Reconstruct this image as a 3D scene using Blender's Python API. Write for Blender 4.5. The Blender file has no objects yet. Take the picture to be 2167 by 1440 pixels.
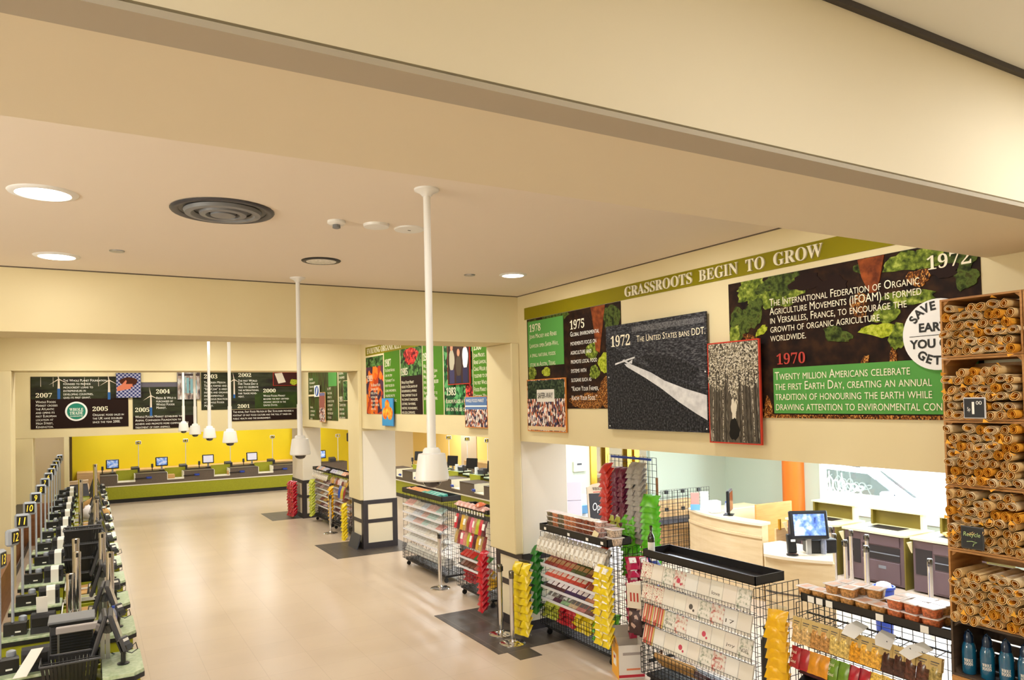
import bpy, math, random
from mathutils import Vector, Matrix
# ------------------------------------------------------------------ camera, world, big lights, exposure
SC = bpy.context.scene
COL = SC.collection
PI = math.pi
def _cam():
    f, yaw, pitch, roll = 1546.0, .525, .0218, -.022
    cy, sy, cp, sp = math.cos(yaw), math.sin(yaw), math.cos(pitch), math.sin(pitch)
    fw = Vector((sy*cp, cy*cp, sp)); r = Vector((cy, -sy, 0)); u = r.cross(fw)
    c, s = math.cos(roll), math.sin(roll)
    r2, u2 = c*r + s*u, -s*r + c*u
    cd = bpy.data.cameras.new('camera'); co = bpy.data.objects.new('camera', cd); COL.objects.link(co)
    cd.sensor_width = 36; cd.sensor_fit = 'HORIZONTAL'; cd.lens = f/2167*36
    cd.shift_y = (812.2-720)/2167; cd.clip_start = .05; cd.clip_end = 200
    m = Matrix((r2, u2, -fw)).transposed().to_4x4(); m.translation = (0, 0, 3.2)
    co.matrix_world = m; SC.camera = co
_cam()
w = bpy.data.worlds.new('daylight'); SC.world = w; w.use_nodes = True
w.node_tree.nodes['Background'].inputs[0].default_value = (.86, .93, 1, 1)
w.node_tree.nodes['Background'].inputs[1].default_value = 46.0
def area(name, loc, size, power, col=(1, .87, .70), rot=(0, 0, 0), size_y=None, shape='DISK', spread=PI):
    l = bpy.data.lights.new(name, 'AREA'); l.energy = power; l.color = col; l.shape = shape; l.size = size; l.spread = spread
    if size_y: l.size_y = size_y
    o = bpy.data.objects.new(name, l); COL.objects.link(o); o.location = loc; o.rotation_euler = rot
    return o
WARM = (1, .985, .94); NEUT = (.96, .985, .98); YEL = (1, .97, .86)
# recessed fittings of the ceiling grid that the frame does not show
for x, y, p in ((2.0, .6, 22), (-.5, .6, 22), (4.0, .8, 56), (2, -1.6, 30), (-.6, -1.8, 30)): area('ceiling_lamp_light', (x, y, 4.66), .3, p, NEUT)
for x, y in ((-.25, 3.3), (4.2, 5.0), (4.2, 3.4), (2.0, 3.2)): area('ceiling_lamp_light', (x, y, 4.6), .3, 26, WARM)
for y in (10.3, 12.2, 14.2):
    for x in (-.2, 1.9, 4.1): area('ceiling_lamp_light', (x, y, 4.6), .3, 62, YEL)
for y in (17.0, 19.4):
    for x in (-.2, 1.9, 4.1): area('ceiling_lamp_light', (x, y, 4.6), .3, 66, YEL)
for x in (.6, 2.8, 5.0, 7.4): area('unseen_niche_light', (x, 29.6, 3.1), .5, 80, NEUT); area('unseen_niche_light', (x, 25.0, 3.1), .5, 80, NEUT)
for y in (11.5, 14.5, 17.8, 20.0, 23.5): area('unseen_niche_light', (8.6, y, 3.1), .5, 110, NEUT)
area('unseen_niche_light', (11.6, 25.2, 3.1), .6, 200, NEUT); area('unseen_niche_light', (11.4, 20.5, 3.1), .5, 120, WARM)
for x, y in ((7.6, 8.2), (10.2, 9.6), (8.2, 4.6), (10.6, 6.2)): area('hall_lamp_light', (x, y, 3.1), .5, 230, (.82, .9, 1))
area('unseen_niche_light', (-1.1, 22.8, 3.1), .4, 60, NEUT)  # extra unseen light, added to brighten the dark taupe recess
def fill_point(loc, power, col):  # unseen point lights without fittings, added to lift the ceilings and walls
    l = bpy.data.lights.new('added_fill_light', 'POINT'); l.energy = power; l.color = col; l.shadow_soft_size = .25
    o = bpy.data.objects.new('added_fill_light', l); COL.objects.link(o); o.location = loc
for loc in ((-4.0, 3.2, 3.4), (-4.3, 4.2, 3.4), (-4.4, 5.2, 3.3)): fill_point(loc, 290, NEUT)
for loc in ((-3.2, -2.2, 3.4), (3.6, -2.2, 3.9)): fill_point(loc, 60, NEUT)
SC.view_settings.view_transform = 'Standard'; SC.view_settings.look = 'None'
SC.view_settings.exposure = -1.0; SC.view_settings.gamma = 1
random.seed(7)
# ------------------------------------------------------------------ materials
def lin(c): return tuple((v/255/12.92 if v/255 <= .04045 else ((v/255+.055)/1.055)**2.4) for v in c) + (1,)
MATS = {}
def M(name, col=(200, 200, 200), rough=.5, metal=0, emit=None, es=1, alpha=1, trans=0, noise=None, bump=0, coat=0, spec=None):
    """principled material; noise = (scale, other colour[, stretch xyz, detail])"""
    if name in MATS: return MATS[name]
    m = bpy.data.materials.new(name); m.use_nodes = True; nt = m.node_tree; b = nt.nodes['Principled BSDF']
    b.inputs['Base Color'].default_value = lin(col); b.inputs['Roughness'].default_value = rough; b.inputs['Metallic'].default_value = metal
    if emit: b.inputs['Emission Color'].default_value = lin(emit); b.inputs['Emission Strength'].default_value = es
    if trans: b.inputs['Transmission Weight'].default_value = trans
    if coat: b.inputs['Coat Weight'].default_value = coat
    if spec is None and ('print' in name or 'banner' in name): spec = .15; b.inputs['Roughness'].default_value = .65
    if spec is not None: b.inputs['Specular IOR Level'].default_value = spec
    if alpha < 1: b.inputs['Alpha'].default_value = alpha
    if noise:
        tc = nt.nodes.new('ShaderNodeTexCoord'); mp = nt.nodes.new('ShaderNodeMapping'); n = nt.nodes.new('ShaderNodeTexNoise')
        cr = nt.nodes.new('ShaderNodeValToRGB')
        nt.links.new(tc.outputs['Object'], mp.inputs[0]); nt.links.new(mp.outputs[0], n.inputs['Vector'])
        if len(noise) > 2: mp.inputs['Scale'].default_value = noise[2]
        n.inputs['Scale'].default_value = noise[0]; n.inputs['Detail'].default_value = noise[3] if len(noise) > 3 else 4
        cols = noise[1] if isinstance(noise[1], list) else [col, noise[1]]
        e = cr.color_ramp.elements; k = len(cols)
        while len(e) < k: e.new(.5)
        for i, c in enumerate(cols): e[i].position = .32+.36*i/(k-1); e[i].color = lin(c)
        nt.links.new(n.outputs[0], cr.inputs[0]); nt.links.new(cr.outputs[0], b.inputs['Base Color'])
        if bump:
            bp = nt.nodes.new('ShaderNodeBump'); bp.inputs['Strength'].default_value = bump; bp.inputs['Distance'].default_value = .004
            nt.links.new(n.outputs[0], bp.inputs['Height']); nt.links.new(bp.outputs[0], b.inputs['Normal'])
    MATS[name] = m; return m
def MV(name, cols, scale, rough=.5, stretch=(1, 1, 1)):
    """voronoi cells, each of one colour of the list"""
    if name in MATS: return MATS[name]
    m = M(name, cols[0], rough); nt = m.node_tree; b = nt.nodes['Principled BSDF']
    tc = nt.nodes.new('ShaderNodeTexCoord'); mp = nt.nodes.new('ShaderNodeMapping'); v = nt.nodes.new('ShaderNodeTexVoronoi'); cr = nt.nodes.new('ShaderNodeValToRGB')
    mp.inputs['Scale'].default_value = stretch; v.inputs['Scale'].default_value = scale
    nt.links.new(tc.outputs['Object'], mp.inputs[0]); nt.links.new(mp.outputs[0], v.inputs['Vector'])
    sep = nt.nodes.new('ShaderNodeSeparateColor'); nt.links.new(v.outputs['Color'], sep.inputs[0]); nt.links.new(sep.outputs[0], cr.inputs[0])
    cr.color_ramp.interpolation = 'CONSTANT'; e = cr.color_ramp.elements
    while len(e) < len(cols): e.new(.5)
    for i, c in enumerate(cols): e[i].position = i/len(cols); e[i].color = lin(c)
    nt.links.new(cr.outputs[0], b.inputs['Base Color']); return m
def tile_mat(name, c1, c2, grout, size, rough=.35):
    m = M(name, c1, rough); nt = m.node_tree; b = nt.nodes['Principled BSDF']
    tc = nt.nodes.new('ShaderNodeTexCoord'); br = nt.nodes.new('ShaderNodeTexBrick'); mp = nt.nodes.new('ShaderNodeMapping')
    nt.links.new(tc.outputs['Object'], mp.inputs[0]); nt.links.new(mp.outputs[0], br.inputs['Vector'])
    br.offset = 0; br.inputs['Color1'].default_value = lin(c1); br.inputs['Color2'].default_value = lin(c2); br.inputs['Mortar'].default_value = lin(grout)
    br.inputs['Scale'].default_value = 1; br.inputs['Brick Width'].default_value = size; br.inputs['Row Height'].default_value = size
    br.inputs['Mortar Size'].default_value = .0035; br.inputs['Mortar Smooth'].default_value = .3
    n = nt.nodes.new('ShaderNodeTexNoise'); n.inputs['Scale'].default_value = 1.3; n.inputs['Detail'].default_value = 5
    nt.links.new(tc.outputs['Object'], n.inputs['Vector'])
    hs = nt.nodes.new('ShaderNodeHueSaturation'); mr = nt.nodes.new('ShaderNodeMapRange'); mr.inputs[3].default_value = .9; mr.inputs[4].default_value = 1.08
    nt.links.new(n.outputs[0], mr.inputs[0]); nt.links.new(mr.outputs[0], hs.inputs['Value']); nt.links.new(br.outputs[0], hs.inputs['Color']); nt.links.new(hs.outputs[0], b.inputs['Base Color'])
    return m
def glass_mat(name, tint=(255, 255, 255), mix=.12, rough=.02):
    """thin clear sheet: mostly transparent, a little gloss"""
    if name in MATS: return MATS[name]
    m = bpy.data.materials.new(name); m.use_nodes = True; nt = m.node_tree; nt.nodes.clear()
    o = nt.nodes.new('ShaderNodeOutputMaterial'); mx = nt.nodes.new('ShaderNodeMixShader'); t = nt.nodes.new('ShaderNodeBsdfTransparent'); g = nt.nodes.new('ShaderNodeBsdfGlossy')
    t.inputs[0].default_value = lin(tint); g.inputs['Roughness'].default_value = rough; mx.inputs[0].default_value = mix
    nt.links.new(t.outputs[0], mx.inputs[1]); nt.links.new(g.outputs[0], mx.inputs[2]); nt.links.new(mx.outputs[0], o.inputs[0])
    MATS[name] = m; return m
CREAM = M('cream_paint', (222, 207, 165), .6, noise=(1.5, (225, 211, 170)))
CEIL = M('ceiling_paint', (238, 226, 212), .7)
BEAM = M('beam_paint', (232, 220, 196), .7)
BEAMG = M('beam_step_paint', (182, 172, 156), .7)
WHITE_CEIL = M('white_ceiling_paint', (244, 242, 238), .7)
PIER = M('pier_paint', (234, 226, 210), .6)
RAIL = M('dark_rail_paint', (52, 46, 48), .45)
PANEL = M('wainscot_panel_paint', (236, 224, 196), .55)
YELLOW = M('yellow_wall_paint', (226, 200, 8), .6)
PALEYEL = M('pale_yellow_wall_paint', (250, 214, 122), .6)
GREENW = M('sage_wall_paint', (204, 216, 198), .6)
TAUPE = M('taupe_paint', (196, 176, 146), .6)
WOOD = M('light_wood', (222, 184, 132), .4, noise=(3, (206, 164, 112), (1, 1, 9)))
BROWNWOOD = M('brown_wood', (150, 100, 62), .45, noise=(3, (128, 82, 50), (1, 1, 8)))
BLACK = M('black_plastic', (22, 22, 24), .4)
BLACKM = M('black_metal', (20, 20, 24), .35, .3)
DGREY = M('dark_grey_plastic', (62, 62, 68), .45)
MGREY = M('mid_grey_plastic', (120, 122, 128), .45)
WHITE = M('white_plastic', (240, 240, 240), .35)
PAPER = M('white_paper', (245, 243, 238), .8)
CHROME = M('chrome', (225, 225, 228), .08, 1)
STEEL = M('grey_steel', (176, 178, 184), .3, .9)
LIME = M('lime_laminate', (150, 152, 12), .5, noise=(30, (160, 162, 20)))
STONE = M('pale_green_stone', (176, 196, 158), .3, noise=(25, [(160, 184, 144), (186, 204, 170), (205, 218, 190)]))
BROWNTOP = M('brown_stone', (84, 72, 60), .4, noise=(40, (98, 86, 72)))
CLEAR = glass_mat('clear_acrylic', (244, 247, 250), .10)
GLASS = glass_mat('window_glass', (246, 250, 250), .06)
BLUE = M('blue_plastic', (40, 70, 170), .4)
KRAFT = M('kraft_paper', (204, 160, 100), .75)
# ------------------------------------------------------------------ mesh building
class MB:
    def __init__(s): s.v = []; s.f = []
    def add(s, vs, fs):
        b = len(s.v); s.v += [tuple(v) for v in vs]; s.f += [tuple(b+i for i in f) for f in fs]; return s
    def box(s, x0, x1, y0, y1, z0, z1, m=None):
        vs = [(x, y, z) for x in (x0, x1) for y in (y0, y1) for z in (z0, z1)]
        if m: vs = [m @ Vector(v) for v in vs]
        return s.add(vs, [(0, 1, 3, 2), (4, 6, 7, 5), (0, 4, 5, 1), (2, 3, 7, 6), (0, 2, 6, 4), (1, 5, 7, 3)])
    def bbox(s, x0, x1, y0, y1, z0, z1, b=.01, m=None):
        """box with chamfered edges"""
        vs = []; idx = {}
        for i, x in enumerate((x0, x1)):
            for j, y in enumerate((y0, y1)):
                for k, z in enumerate((z0, z1)):
                    sx, sy, sz = (1-2*i)*b, (1-2*j)*b, (1-2*k)*b
                    for a, p in enumerate(((x, y+sy, z+sz), (x+sx, y, z+sz), (x+sx, y+sy, z))):
                        idx[i, j, k, a] = len(vs); vs.append(p)
        I = idx; fs = []
        for i in (0, 1): fs.append([I[i, j, k, 0] for j, k in ((0, 0), (0, 1), (1, 1), (1, 0))]); fs.append([I[j, i, k, 1] for j, k in ((0, 0), (0, 1), (1, 1), (1, 0))]); fs.append([I[j, k, i, 2] for j, k in ((0, 0), (0, 1), (1, 1), (1, 0))])
        for i in (0, 1):
            for j in (0, 1):
                fs.append([I[i, j, 0, 0], I[i, j, 1, 0], I[i, j, 1, 1], I[i, j, 0, 1]]); fs.append([I[i, 0, j, 0], I[i, 1, j, 0], I[i, 1, j, 2], I[i, 0, j, 2]]); fs.append([I[0, i, j, 1], I[1, i, j, 1], I[1, i, j, 2], I[0, i, j, 2]])
                for k in (0, 1): fs.append([I[i, j, k, 0], I[i, j, k, 1], I[i, j, k, 2]])
        if m: vs = [m @ Vector(v) for v in vs]
        return s.add(vs, fs)
    def lathe(s, prof, n=16, c=(0, 0, 0), axis='Z', cap=True):
        vs = []; fs = []
        for r, z in prof:
            for i in range(n):
                a = 2*PI*i/n; p = (r*math.cos(a), r*math.sin(a), z)
                if axis == 'X': p = (p[2], p[0], p[1])
                elif axis == 'Y': p = (p[0], p[2], p[1])
                vs.append((p[0]+c[0], p[1]+c[1], p[2]+c[2]))
        for k in range(len(prof)-1):
            for i in range(n):
                j = (i+1) % n; fs.append((k*n+i, k*n+j, (k+1)*n+j, (k+1)*n+i))
        if cap: fs.append(tuple(range(n-1, -1, -1))); fs.append(tuple((len(prof)-1)*n+i for i in range(n)))
        return s.add(vs, fs)
    def cyl(s, c, r, h, n=14, axis='Z', r2=None): return s.lathe([(r, 0), (r if r2 is None else r2, h)], n, c, axis)
    def tube(s, pts, r, n=6, closed=False):
        pts = [Vector(p) for p in pts]; vs = []; fs = []; k = len(pts)
        for i, p in enumerate(pts):
            d = (pts[(i+1) % k]-pts[i-1]) if closed else (pts[min(i+1, k-1)]-pts[max(i-1, 0)])
            d.normalize(); a = d.orthogonal() if i == 0 else (pa - pa.dot(d)*d)
            a.normalize(); pa = a; b = d.cross(a)
            for j in range(n):
                t = 2*PI*j/n; vs.append(p+a*math.cos(t)*r+b*math.sin(t)*r)
        for i in range(k if closed else k-1):
            for j in range(n):
                l = (j+1) % n; i2 = (i+1) % k; fs.append((i*n+j, i*n+l, i2*n+l, i2*n+j))
        if not closed: fs.append(tuple(range(n-1, -1, -1))); fs.append(tuple((k-1)*n+j for j in range(n)))
        return s.add(vs, fs)
    def prism(s, pts, d0, d1, axis='Y'):
        """2-D outline extruded; axis Y: pts are (x,z), X: (y,z), Z: (x,y)"""
        def P(p, d): return (p[0], d, p[1]) if axis == 'Y' else (d, p[0], p[1]) if axis == 'X' else (p[0], p[1], d)
        n = len(pts); vs = [P(p, d0) for p in pts]+[P(p, d1) for p in pts]
        fs = [tuple(range(n-1, -1, -1)), tuple(range(n, 2*n))]+[(i, (i+1) % n, n+(i+1) % n, n+i) for i in range(n)]
        return s.add(vs, fs)
    def grid(s, o, u, v, nu, nv, r=.003):
        o, u, v = Vector(o), Vector(u), Vector(v)
        for i in range(nu+1): s.tube([o+u*i/nu, o+u*i/nu+v], r, 4)
        for j in range(nv+1): s.tube([o+v*j/nv, o+v*j/nv+u], r, 4)
        return s
    def mesh(s, name, mat, smooth=False):
        me = bpy.data.meshes.new(name); me.from_pydata(s.v, [], s.f); me.update()
        if smooth: me.shade_smooth(); me.set_sharp_from_angle(angle=math.radians(smooth if smooth > 1 else 40))
        if mat: me.materials.append(mat)
        return me
KIDS = {}
def link(o, parent=None):
    COL.objects.link(o)
    if parent is not None: o.parent = parent; KIDS.setdefault(parent.name, []).append(o)
    return o
def part(name, mb, mat, parent, smooth=False, loc=None, rot=None, label=None):
    me = mb if isinstance(mb, bpy.types.Mesh) else mb.mesh(name, mat, smooth)
    if isinstance(mb, bpy.types.Mesh) and mat and not me.materials: me.materials.append(mat)
    o = bpy.data.objects.new(name, me)
    if loc: o.location = loc
    if rot: o.rotation_euler = rot
    if label: o['label'] = label
    return link(o, parent)
def tag(o, label, cat, group=None):
    o['label'] = label; o['category'] = cat
    if group: o['group'] = group
    return o
def thing(name, label, cat, loc=(0, 0, 0), rz=0, group=None):
    o = bpy.data.objects.new(name, None); link(o); o.location = loc; o.rotation_euler = (0, 0, rz)
    o.empty_display_size = .05
    return tag(o, label, cat, group)
def single(name, mb, mat, label, cat, loc=(0, 0, 0), rot=(0, 0, 0), group=None, smooth=False):
    o = part(name, mb, mat, None, smooth); o.location = loc; o.rotation_euler = rot
    return tag(o, label, cat, group)
def clone(root, loc=None, rot=None, label=None, group=None, mats=None):
    def cp(o, par):
        c = o.copy(); link(c, par)
        for k in KIDS.get(o.name, ()): cp(k, c)
        return c
    r = cp(root, None)
    if loc is not None: r.location = loc
    if rot is not None: r.rotation_euler = rot
    if label: r['label'] = label
    if group: r['group'] = group
    return r
def struct(name, mb, mat, parent=None, smooth=False):
    o = part(name, mb, mat, parent, smooth); o['kind'] = 'structure'; return o
ORD = ['zeroth', 'first', 'second', 'third', 'fourth', 'fifth', 'sixth', 'seventh', 'eighth', 'ninth', 'tenth', 'eleventh', 'twelfth', 'thirteenth', 'fourteenth', 'fifteenth', 'sixteenth', 'seventeenth', 'eighteenth', 'nineteenth', 'twentieth', 'twenty-first', 'twenty-second', 'twenty-third', 'twenty-fourth']
# ------------------------------------------------------------------ lettering (stands in the XZ plane, reads from -Y)
SERIF = {**{chr(48+i): chr(0x1D7CE+i) for i in range(10)}, **{chr(65+i): chr(0x1D400+i) for i in range(26)}}
def textmesh(body, mat, size=.1, caps=False, serif=False, align='LEFT', ext=0, fit=None, lead=1.0, bold=0, shear=0):
    c = bpy.data.curves.new('lettering', 'FONT')
    c.body = ''.join(SERIF.get(ch, ch) for ch in body) if serif else body
    if caps:
        for i in range(len(c.body)): c.body_format[i].use_small_caps = True
    c.size = size; c.align_x = align; c.extrude = ext; c.space_line = lead; c.offset = bold; c.shear = shear; c.resolution_u = 3
    o = bpy.data.objects.new('lettering', c); me = bpy.data.meshes.new_from_object(o)
    bpy.data.objects.remove(o); bpy.data.curves.remove(c)
    me.name = 'lettering'
    if fit and len(me.vertices):
        xs = [v.co.x for v in me.vertices]; ys = [v.co.y for v in me.vertices]
        x0, x1, y0, y1 = min(xs), max(xs), min(ys), max(ys)
        for v in me.vertices: v.co.x = (v.co.x-x0)/(x1-x0)*fit[0]; v.co.y = (v.co.y-y1)/(y1-y0)*fit[1]
    for v in me.vertices: x, y, z = v.co; v.co = (x, -z, y)
    me.materials.clear(); me.materials.append(mat); me.update(); return me
def text(parent, body, mat, loc, **k): return part('lettering', textmesh(body, mat, **k), None, parent, loc=loc)
CREAMINK = M('cream_ink', (244, 236, 210), .6); WHITEINK = M('white_ink', (250, 248, 240), .6); REDINK = M('red_ink', (176, 52, 40), .6); BLACKINK = M('black_ink', (24, 24, 24), .6)
# ------------------------------------------------------------------ the setting
XW, XB, ZC, ZO, Y1, Y2, Y3 = 5.16, 5.93, 4.63, 2.62, 8.71, 15.5, 20.7
XL = -1.36
FLOOR = tile_mat('beige_floor_tiles', (201, 181, 160), (197, 177, 156), (183, 163, 142), .6, .3)
SLATE = tile_mat('slate_floor_tiles', (74, 66, 60), (66, 58, 54), (120, 108, 96), .45, .4)
struct('floor', MB().box(-5, 14.2, -3, 33, -.1, 0), FLOOR)
def slate(n, *r): struct('trim_%d' % n, MB().box(*r, 0, .004), SLATE)
slate(1, 4.42, 6.2, 8.12, 10.1); slate(2, 4.55, 4.87, 7.8, 8.116); slate(3, 4.38, 6.2, 14.88, 16.62); slate(4, 4.34, 6.2, 20.8, 22.4)
struct('ceiling', MB().box(-5, XB, 2.2, 33, ZC, ZC+.2), CEIL)
struct('ceiling_near', MB().box(-5, 8, -3, 1.76, 4.71, 4.9), WHITE_CEIL)
struct('ceiling_side', MB().box(XB, 14.2, -3, 33, 3.2, 3.4), WHITE_CEIL)
struct('ceiling_far', MB().box(-5, XB, Y3+.8, 33, 3.2, 3.4), WHITE_CEIL)
# big beam across the room above us: flat soffit, a grey step, then the tall face
b = MB().prism([(1.86, 4.07), (2.59, 4.07), (2.62, 4.10), (2.62, 4.9), (1.76, 4.9), (1.76, 4.085), (1.86, 4.07)][:6], -5, XW, 'X')
struct('beam_soffit', b, BEAM)
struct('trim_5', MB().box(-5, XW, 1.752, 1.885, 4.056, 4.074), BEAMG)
struct('trim_8', MB().box(-5, 8, 1.735, 1.76, 4.685, 4.71), RAIL)  # dark strip paints in the shadow line between beam top and ceiling
struct('trim_9', MB().box(-5, XW, Y1-.006, Y1, ZC-.012, ZC), BROWNTOP)  # shadow line under the ceiling, drawn as a dark strip along the lintel
struct('trim_10', MB().box(XW-.006, XW, 2.63, Y1, ZC-.012, ZC), BROWNTOP)  # same painted shadow line, along the right wall
struct('wall_left', MB().box(-5, -4.9, -3, 33, 0, 4.9), CREAM)
struct('wall_near', MB().box(-5, 14.2, -3.1, -3, 0, 4.9), CREAM)
struct('wall_back', MB().box(-5, 14.2, 33, 33.1, 0, 4.9), CREAM)
# bulkheads over the openings on the right: nearest hall, middle hall, far hall
struct('wall_right', MB().box(XW, XB, -3, Y1, ZO, 4.9), CREAM)
struct('wall_right_middle', MB().box(XW, XB, Y1, Y2, 2.64, 4.7), CREAM)
struct('wall_right_far', MB().box(XW, XB, Y2, Y3, 2.58, 4.7), CREAM)
# lintels between the halls
def lintel(n, y, x0, x1, z, d=.75):
    o = struct('lintel_%d' % n, MB().box(-5, XW, y, y+d, z, ZC), CREAM)
    struct('trim', MB().box(x0+.02, x1-.06, y-.012, y, z+.0, z+.03), CREAM, o)
lintel(1, Y1, -5, XW, 3.98)
lintel(2, Y2, XL, XW, 3.9)
struct('wall_far', MB().box(XL-.5, XB, Y3, Y3+.8, 2.53, ZC), CREAM)
struct('wall_left_far', MB().box(XL-.9, XL-.18, Y2+.75, Y3, 2.3, ZC), CREAM)
struct('wall_left_middle', MB().box(XL-.6, XL, Y1+.75, Y2, 3.86, ZC), CREAM)
# piers with a dark framed wainscot
def pier(n, x0, x1, y0, y1, ztop, strip=0.0, mat=PIER):
    o = struct('pier_%d' % n, MB().bbox(x0, x1, y0, y1, 0, ztop, .012), mat)
    e = .012; m = MB(); zr = (0, .13), (.56, .64), (.97, 1.06)
    for za, zb in zr:
        m.box(x0-e, x1+e, y0-e, y0, za, zb); m.box(x0-e, x0, y0, y1+e, za, zb)
    for xa, xb in ((x0-e, x0+.1), (x1-.1, x1+e)): m.box(xa, xb, y0-e*1.2, y0, 0, 1.06)
    for ya, yb in ((y0, y0+.1), (y1-.1, y1+e)): m.box(x0-e*1.2, x0, ya, yb, 0, 1.06)
    struct('rail', m, RAIL, o)
    p = MB()
    for za, zb in ((.13, .56), (.64, .97)):
        p.box(x0+.1, x1-.1, y0-.004, y0, za, zb); p.box(x0-.004, x0, y0+.1, y1-.1, za, zb)
    struct('panel', p, PANEL, o)
    return o
p1 = pier(1, XW+.002, XB-.002, Y1+.002, 9.45, 2.7)
struct('pier_face_1', MB().bbox(5.03, XW-.001, Y1-.02, 9.42, 1.07, 3.98, .012), CREAM)
p2 = pier(2, XW+.002, XB-.002, Y2+.002, 16.25, 2.7)
struct('pier_face_2', MB().bbox(5.08, XW-.001, Y2-.02, 16.25, 1.07, 3.9, .012), CREAM)
p3 = pier(3, XW+.002, 5.68, Y3+.002, 21.9, 2.7)
struct('pier_4', MB().bbox(-1.6, XL+.18, Y2-.02, 16.25, 0, 3.9, .012), CREAM)
struct('pier_5', MB().bbox(-1.62, -1.16, Y3, 21.6, 0, 2.53, .012), CREAM)
struct('pier_6', MB().bbox(-.62, -.5, 24.0, 24.3, 0, 3.2, .012), CREAM)
o = struct('socket_plate', MB().bbox(XW-.016, XW, 8.93, 9.07, .3, .42, .004), MGREY)
single('wall_socket', MB().bbox(-.004, 0, -.06, .06, -.045, .045, .002), DGREY, 'grey wall socket low on the wainscot of the pier nearest the chrome posts', 'socket', (XW-.0165, 9.0, .36))
bpy.data.objects.remove(o)
# niches behind the openings
struct('wall_yellow', MB().box(-.55, 7.3, 31, 31.1, 0, 3.2), YELLOW)
struct('wall_taupe', MB().box(-1.6, -.55, 24.3, 24.4, 0, 3.2), TAUPE)
struct('wall_yellow_side', MB().box(7.3, 7.4, 31, 33, 0, 3.2), YELLOW)
struct('wall_yellow_left', MB().box(-2.4, -2.3, 16.25, 24.4, 0, 3.2), YELLOW)
struct('wall_yellow_right', MB().box(7.3, 10.6, 30.5, 30.6, 0, 3.2), YELLOW)
struct('wall_pale_right', MB().box(10.6, 14.2, 30.5, 30.6, 0, 3.2), M('pale_cream_wall', (244, 232, 200), .6))
struct('wall_niche', MB().box(12.5, 12.6, 12.9, 24.3, 0, 3.2), PALEYEL)
struct('wall_niche_far', MB().box(12.5, 12.6, 25.6, 30.5, 0, 3.2), PALEYEL)
struct('trim_6', MB().box(12.48, 12.62, 24.3, 25.6, 0, 3.2), TAUPE)
struct('wall_left_wainscot', MB().box(XL-.1, XL+.04, Y2+.75, Y3, 0, .95).box(XL+.0, -.52, Y3-.05, Y3+.02, 0, .98), BROWNWOOD)
struct('trim_7', MB().box(XL-.12, XL+.1, Y2+.75, Y3-.05, .95, 1.0).box(XL+.1, XL+.12, Y2+.75, Y3, 0, .12), RAIL)
struct('wainscot_left_middle', MB().box(XL-.3, XL+.2, 8.6, Y2-.05, 0, .7), BROWNWOOD)
# facade on the street side, with a door wall beyond
XF = 13.3; YD = 12.76
struct('wall_sage', MB().box(8.62, 9.27, YD, YD+.12, 0, 3.2).box(10.95, XF, YD, YD+.12, 0, 3.2).box(9.27, 10.95, YD, YD+.12, 2.75, 3.2), GREENW)
struct('wall_street', MB().box(XF, XF+.12, 10.12, YD+.12, 0, 3.2).box(XF, XF+.12, -3, 4.2, 0, 3.2).box(XF, XF+.12, 4.2, 10.12, 0, .75).box(XF, XF+.12, 4.2, 10.12, 3.0, 3.2), GREENW)
struct('window_1', MB().box(XF+.05, XF+.056, 4.2, 10.12, .75, 3.0), GLASS)
struct('window_frame', MB().box(XF-.02, XF+.14, 10.06, 10.12, .75, 3.0).box(XF-.02, XF+.14, 4.2, 4.26, .75, 3.0).box(XF-.04, XF+.14, 4.2, 10.12, .73, .78).box(XF, XF+.1, 7.0, 7.05, .78, 3.0), WHITE)
ORANGE = M('orange_paint', (236, 122, 30), .5)
struct('column_orange', MB().cyl((XF-.05, 10.74, 0), .24, 3.2, 28), ORANGE, smooth=True)
BRASS = M('brass', (206, 160, 60), .22, 1)
d = MB()
for a, bb in ((9.27, 9.42), (9.66, 9.76), (10.26, 10.38), (10.46, 10.6)): d.box(a, bb, YD-.05, YD+.1, 0, 2.7)
d.box(9.27, 10.6, YD-.05, YD+.1, 2.6, 2.72)
dr = struct('door_1', d, BRASS)
struct('door_glass', MB().box(9.42, 10.95, YD+.04, YD+.046, .02, 2.74), GLASS, dr)
# the street
struct('pavement', MB().box(13.5, 40, -30, 60, -.6, -.42), M('grey_paving', (190, 190, 188), .8, noise=(3, (175, 175, 175))))
struct('far_house_wall', MB().box(30, 31, -30, 60, -.45, 9), M('white_render', (236, 236, 232), .8))
# ------------------------------------------------------------------ ceiling fittings
LENS = M('lamp_lens', (255, 250, 240), .4, emit=(255, 246, 232), es=14)
LENSOFF = M('lamp_glass', (210, 214, 224), .15, coat=.5, noise=(40, (245, 248, 255)))
def downlight(x, y, r, label, lit=True, rim=WHITE, power=60):
    t = thing('recessed_downlight', label, 'ceiling light', (x, y, ZC), 0, 'recessed downlights in the ceiling')
    part('rim', MB().lathe([(r*.86, -.004), (r*.9, -.014), (r*1.1, -.008), (r*1.14, 0)], 28, cap=False), rim, t, 1)
    part('lens', MB().lathe([(r*.88, -.002), (r*.86, -.012), (.001, -.016)], 28, cap=False), LENS if lit else LENSOFF, t, 1)
    if lit: area('downlight_light', (x, y, ZC-.03), r*1.5, power, WARM)
downlight(-.25, 5.67, .18, 'large lit round downlight at the left end of the ceiling, nearest us', power=30)
downlight(-.25, 7.97, .17, 'lit round downlight at the left, just before the cream lintel', power=9)
downlight(4.22, 7.21, .14, 'lit round downlight by the corner above the long green banner', power=28)
downlight(2.02, 7.24, .17, 'unlit round downlight with a dark rim beside the white camera pole', False, BLACK)
t = thing('air_diffuser', 'round grey metal air diffuser with concentric rings in the ceiling', 'air vent', (.86, 5.65, ZC-.004))
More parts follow.
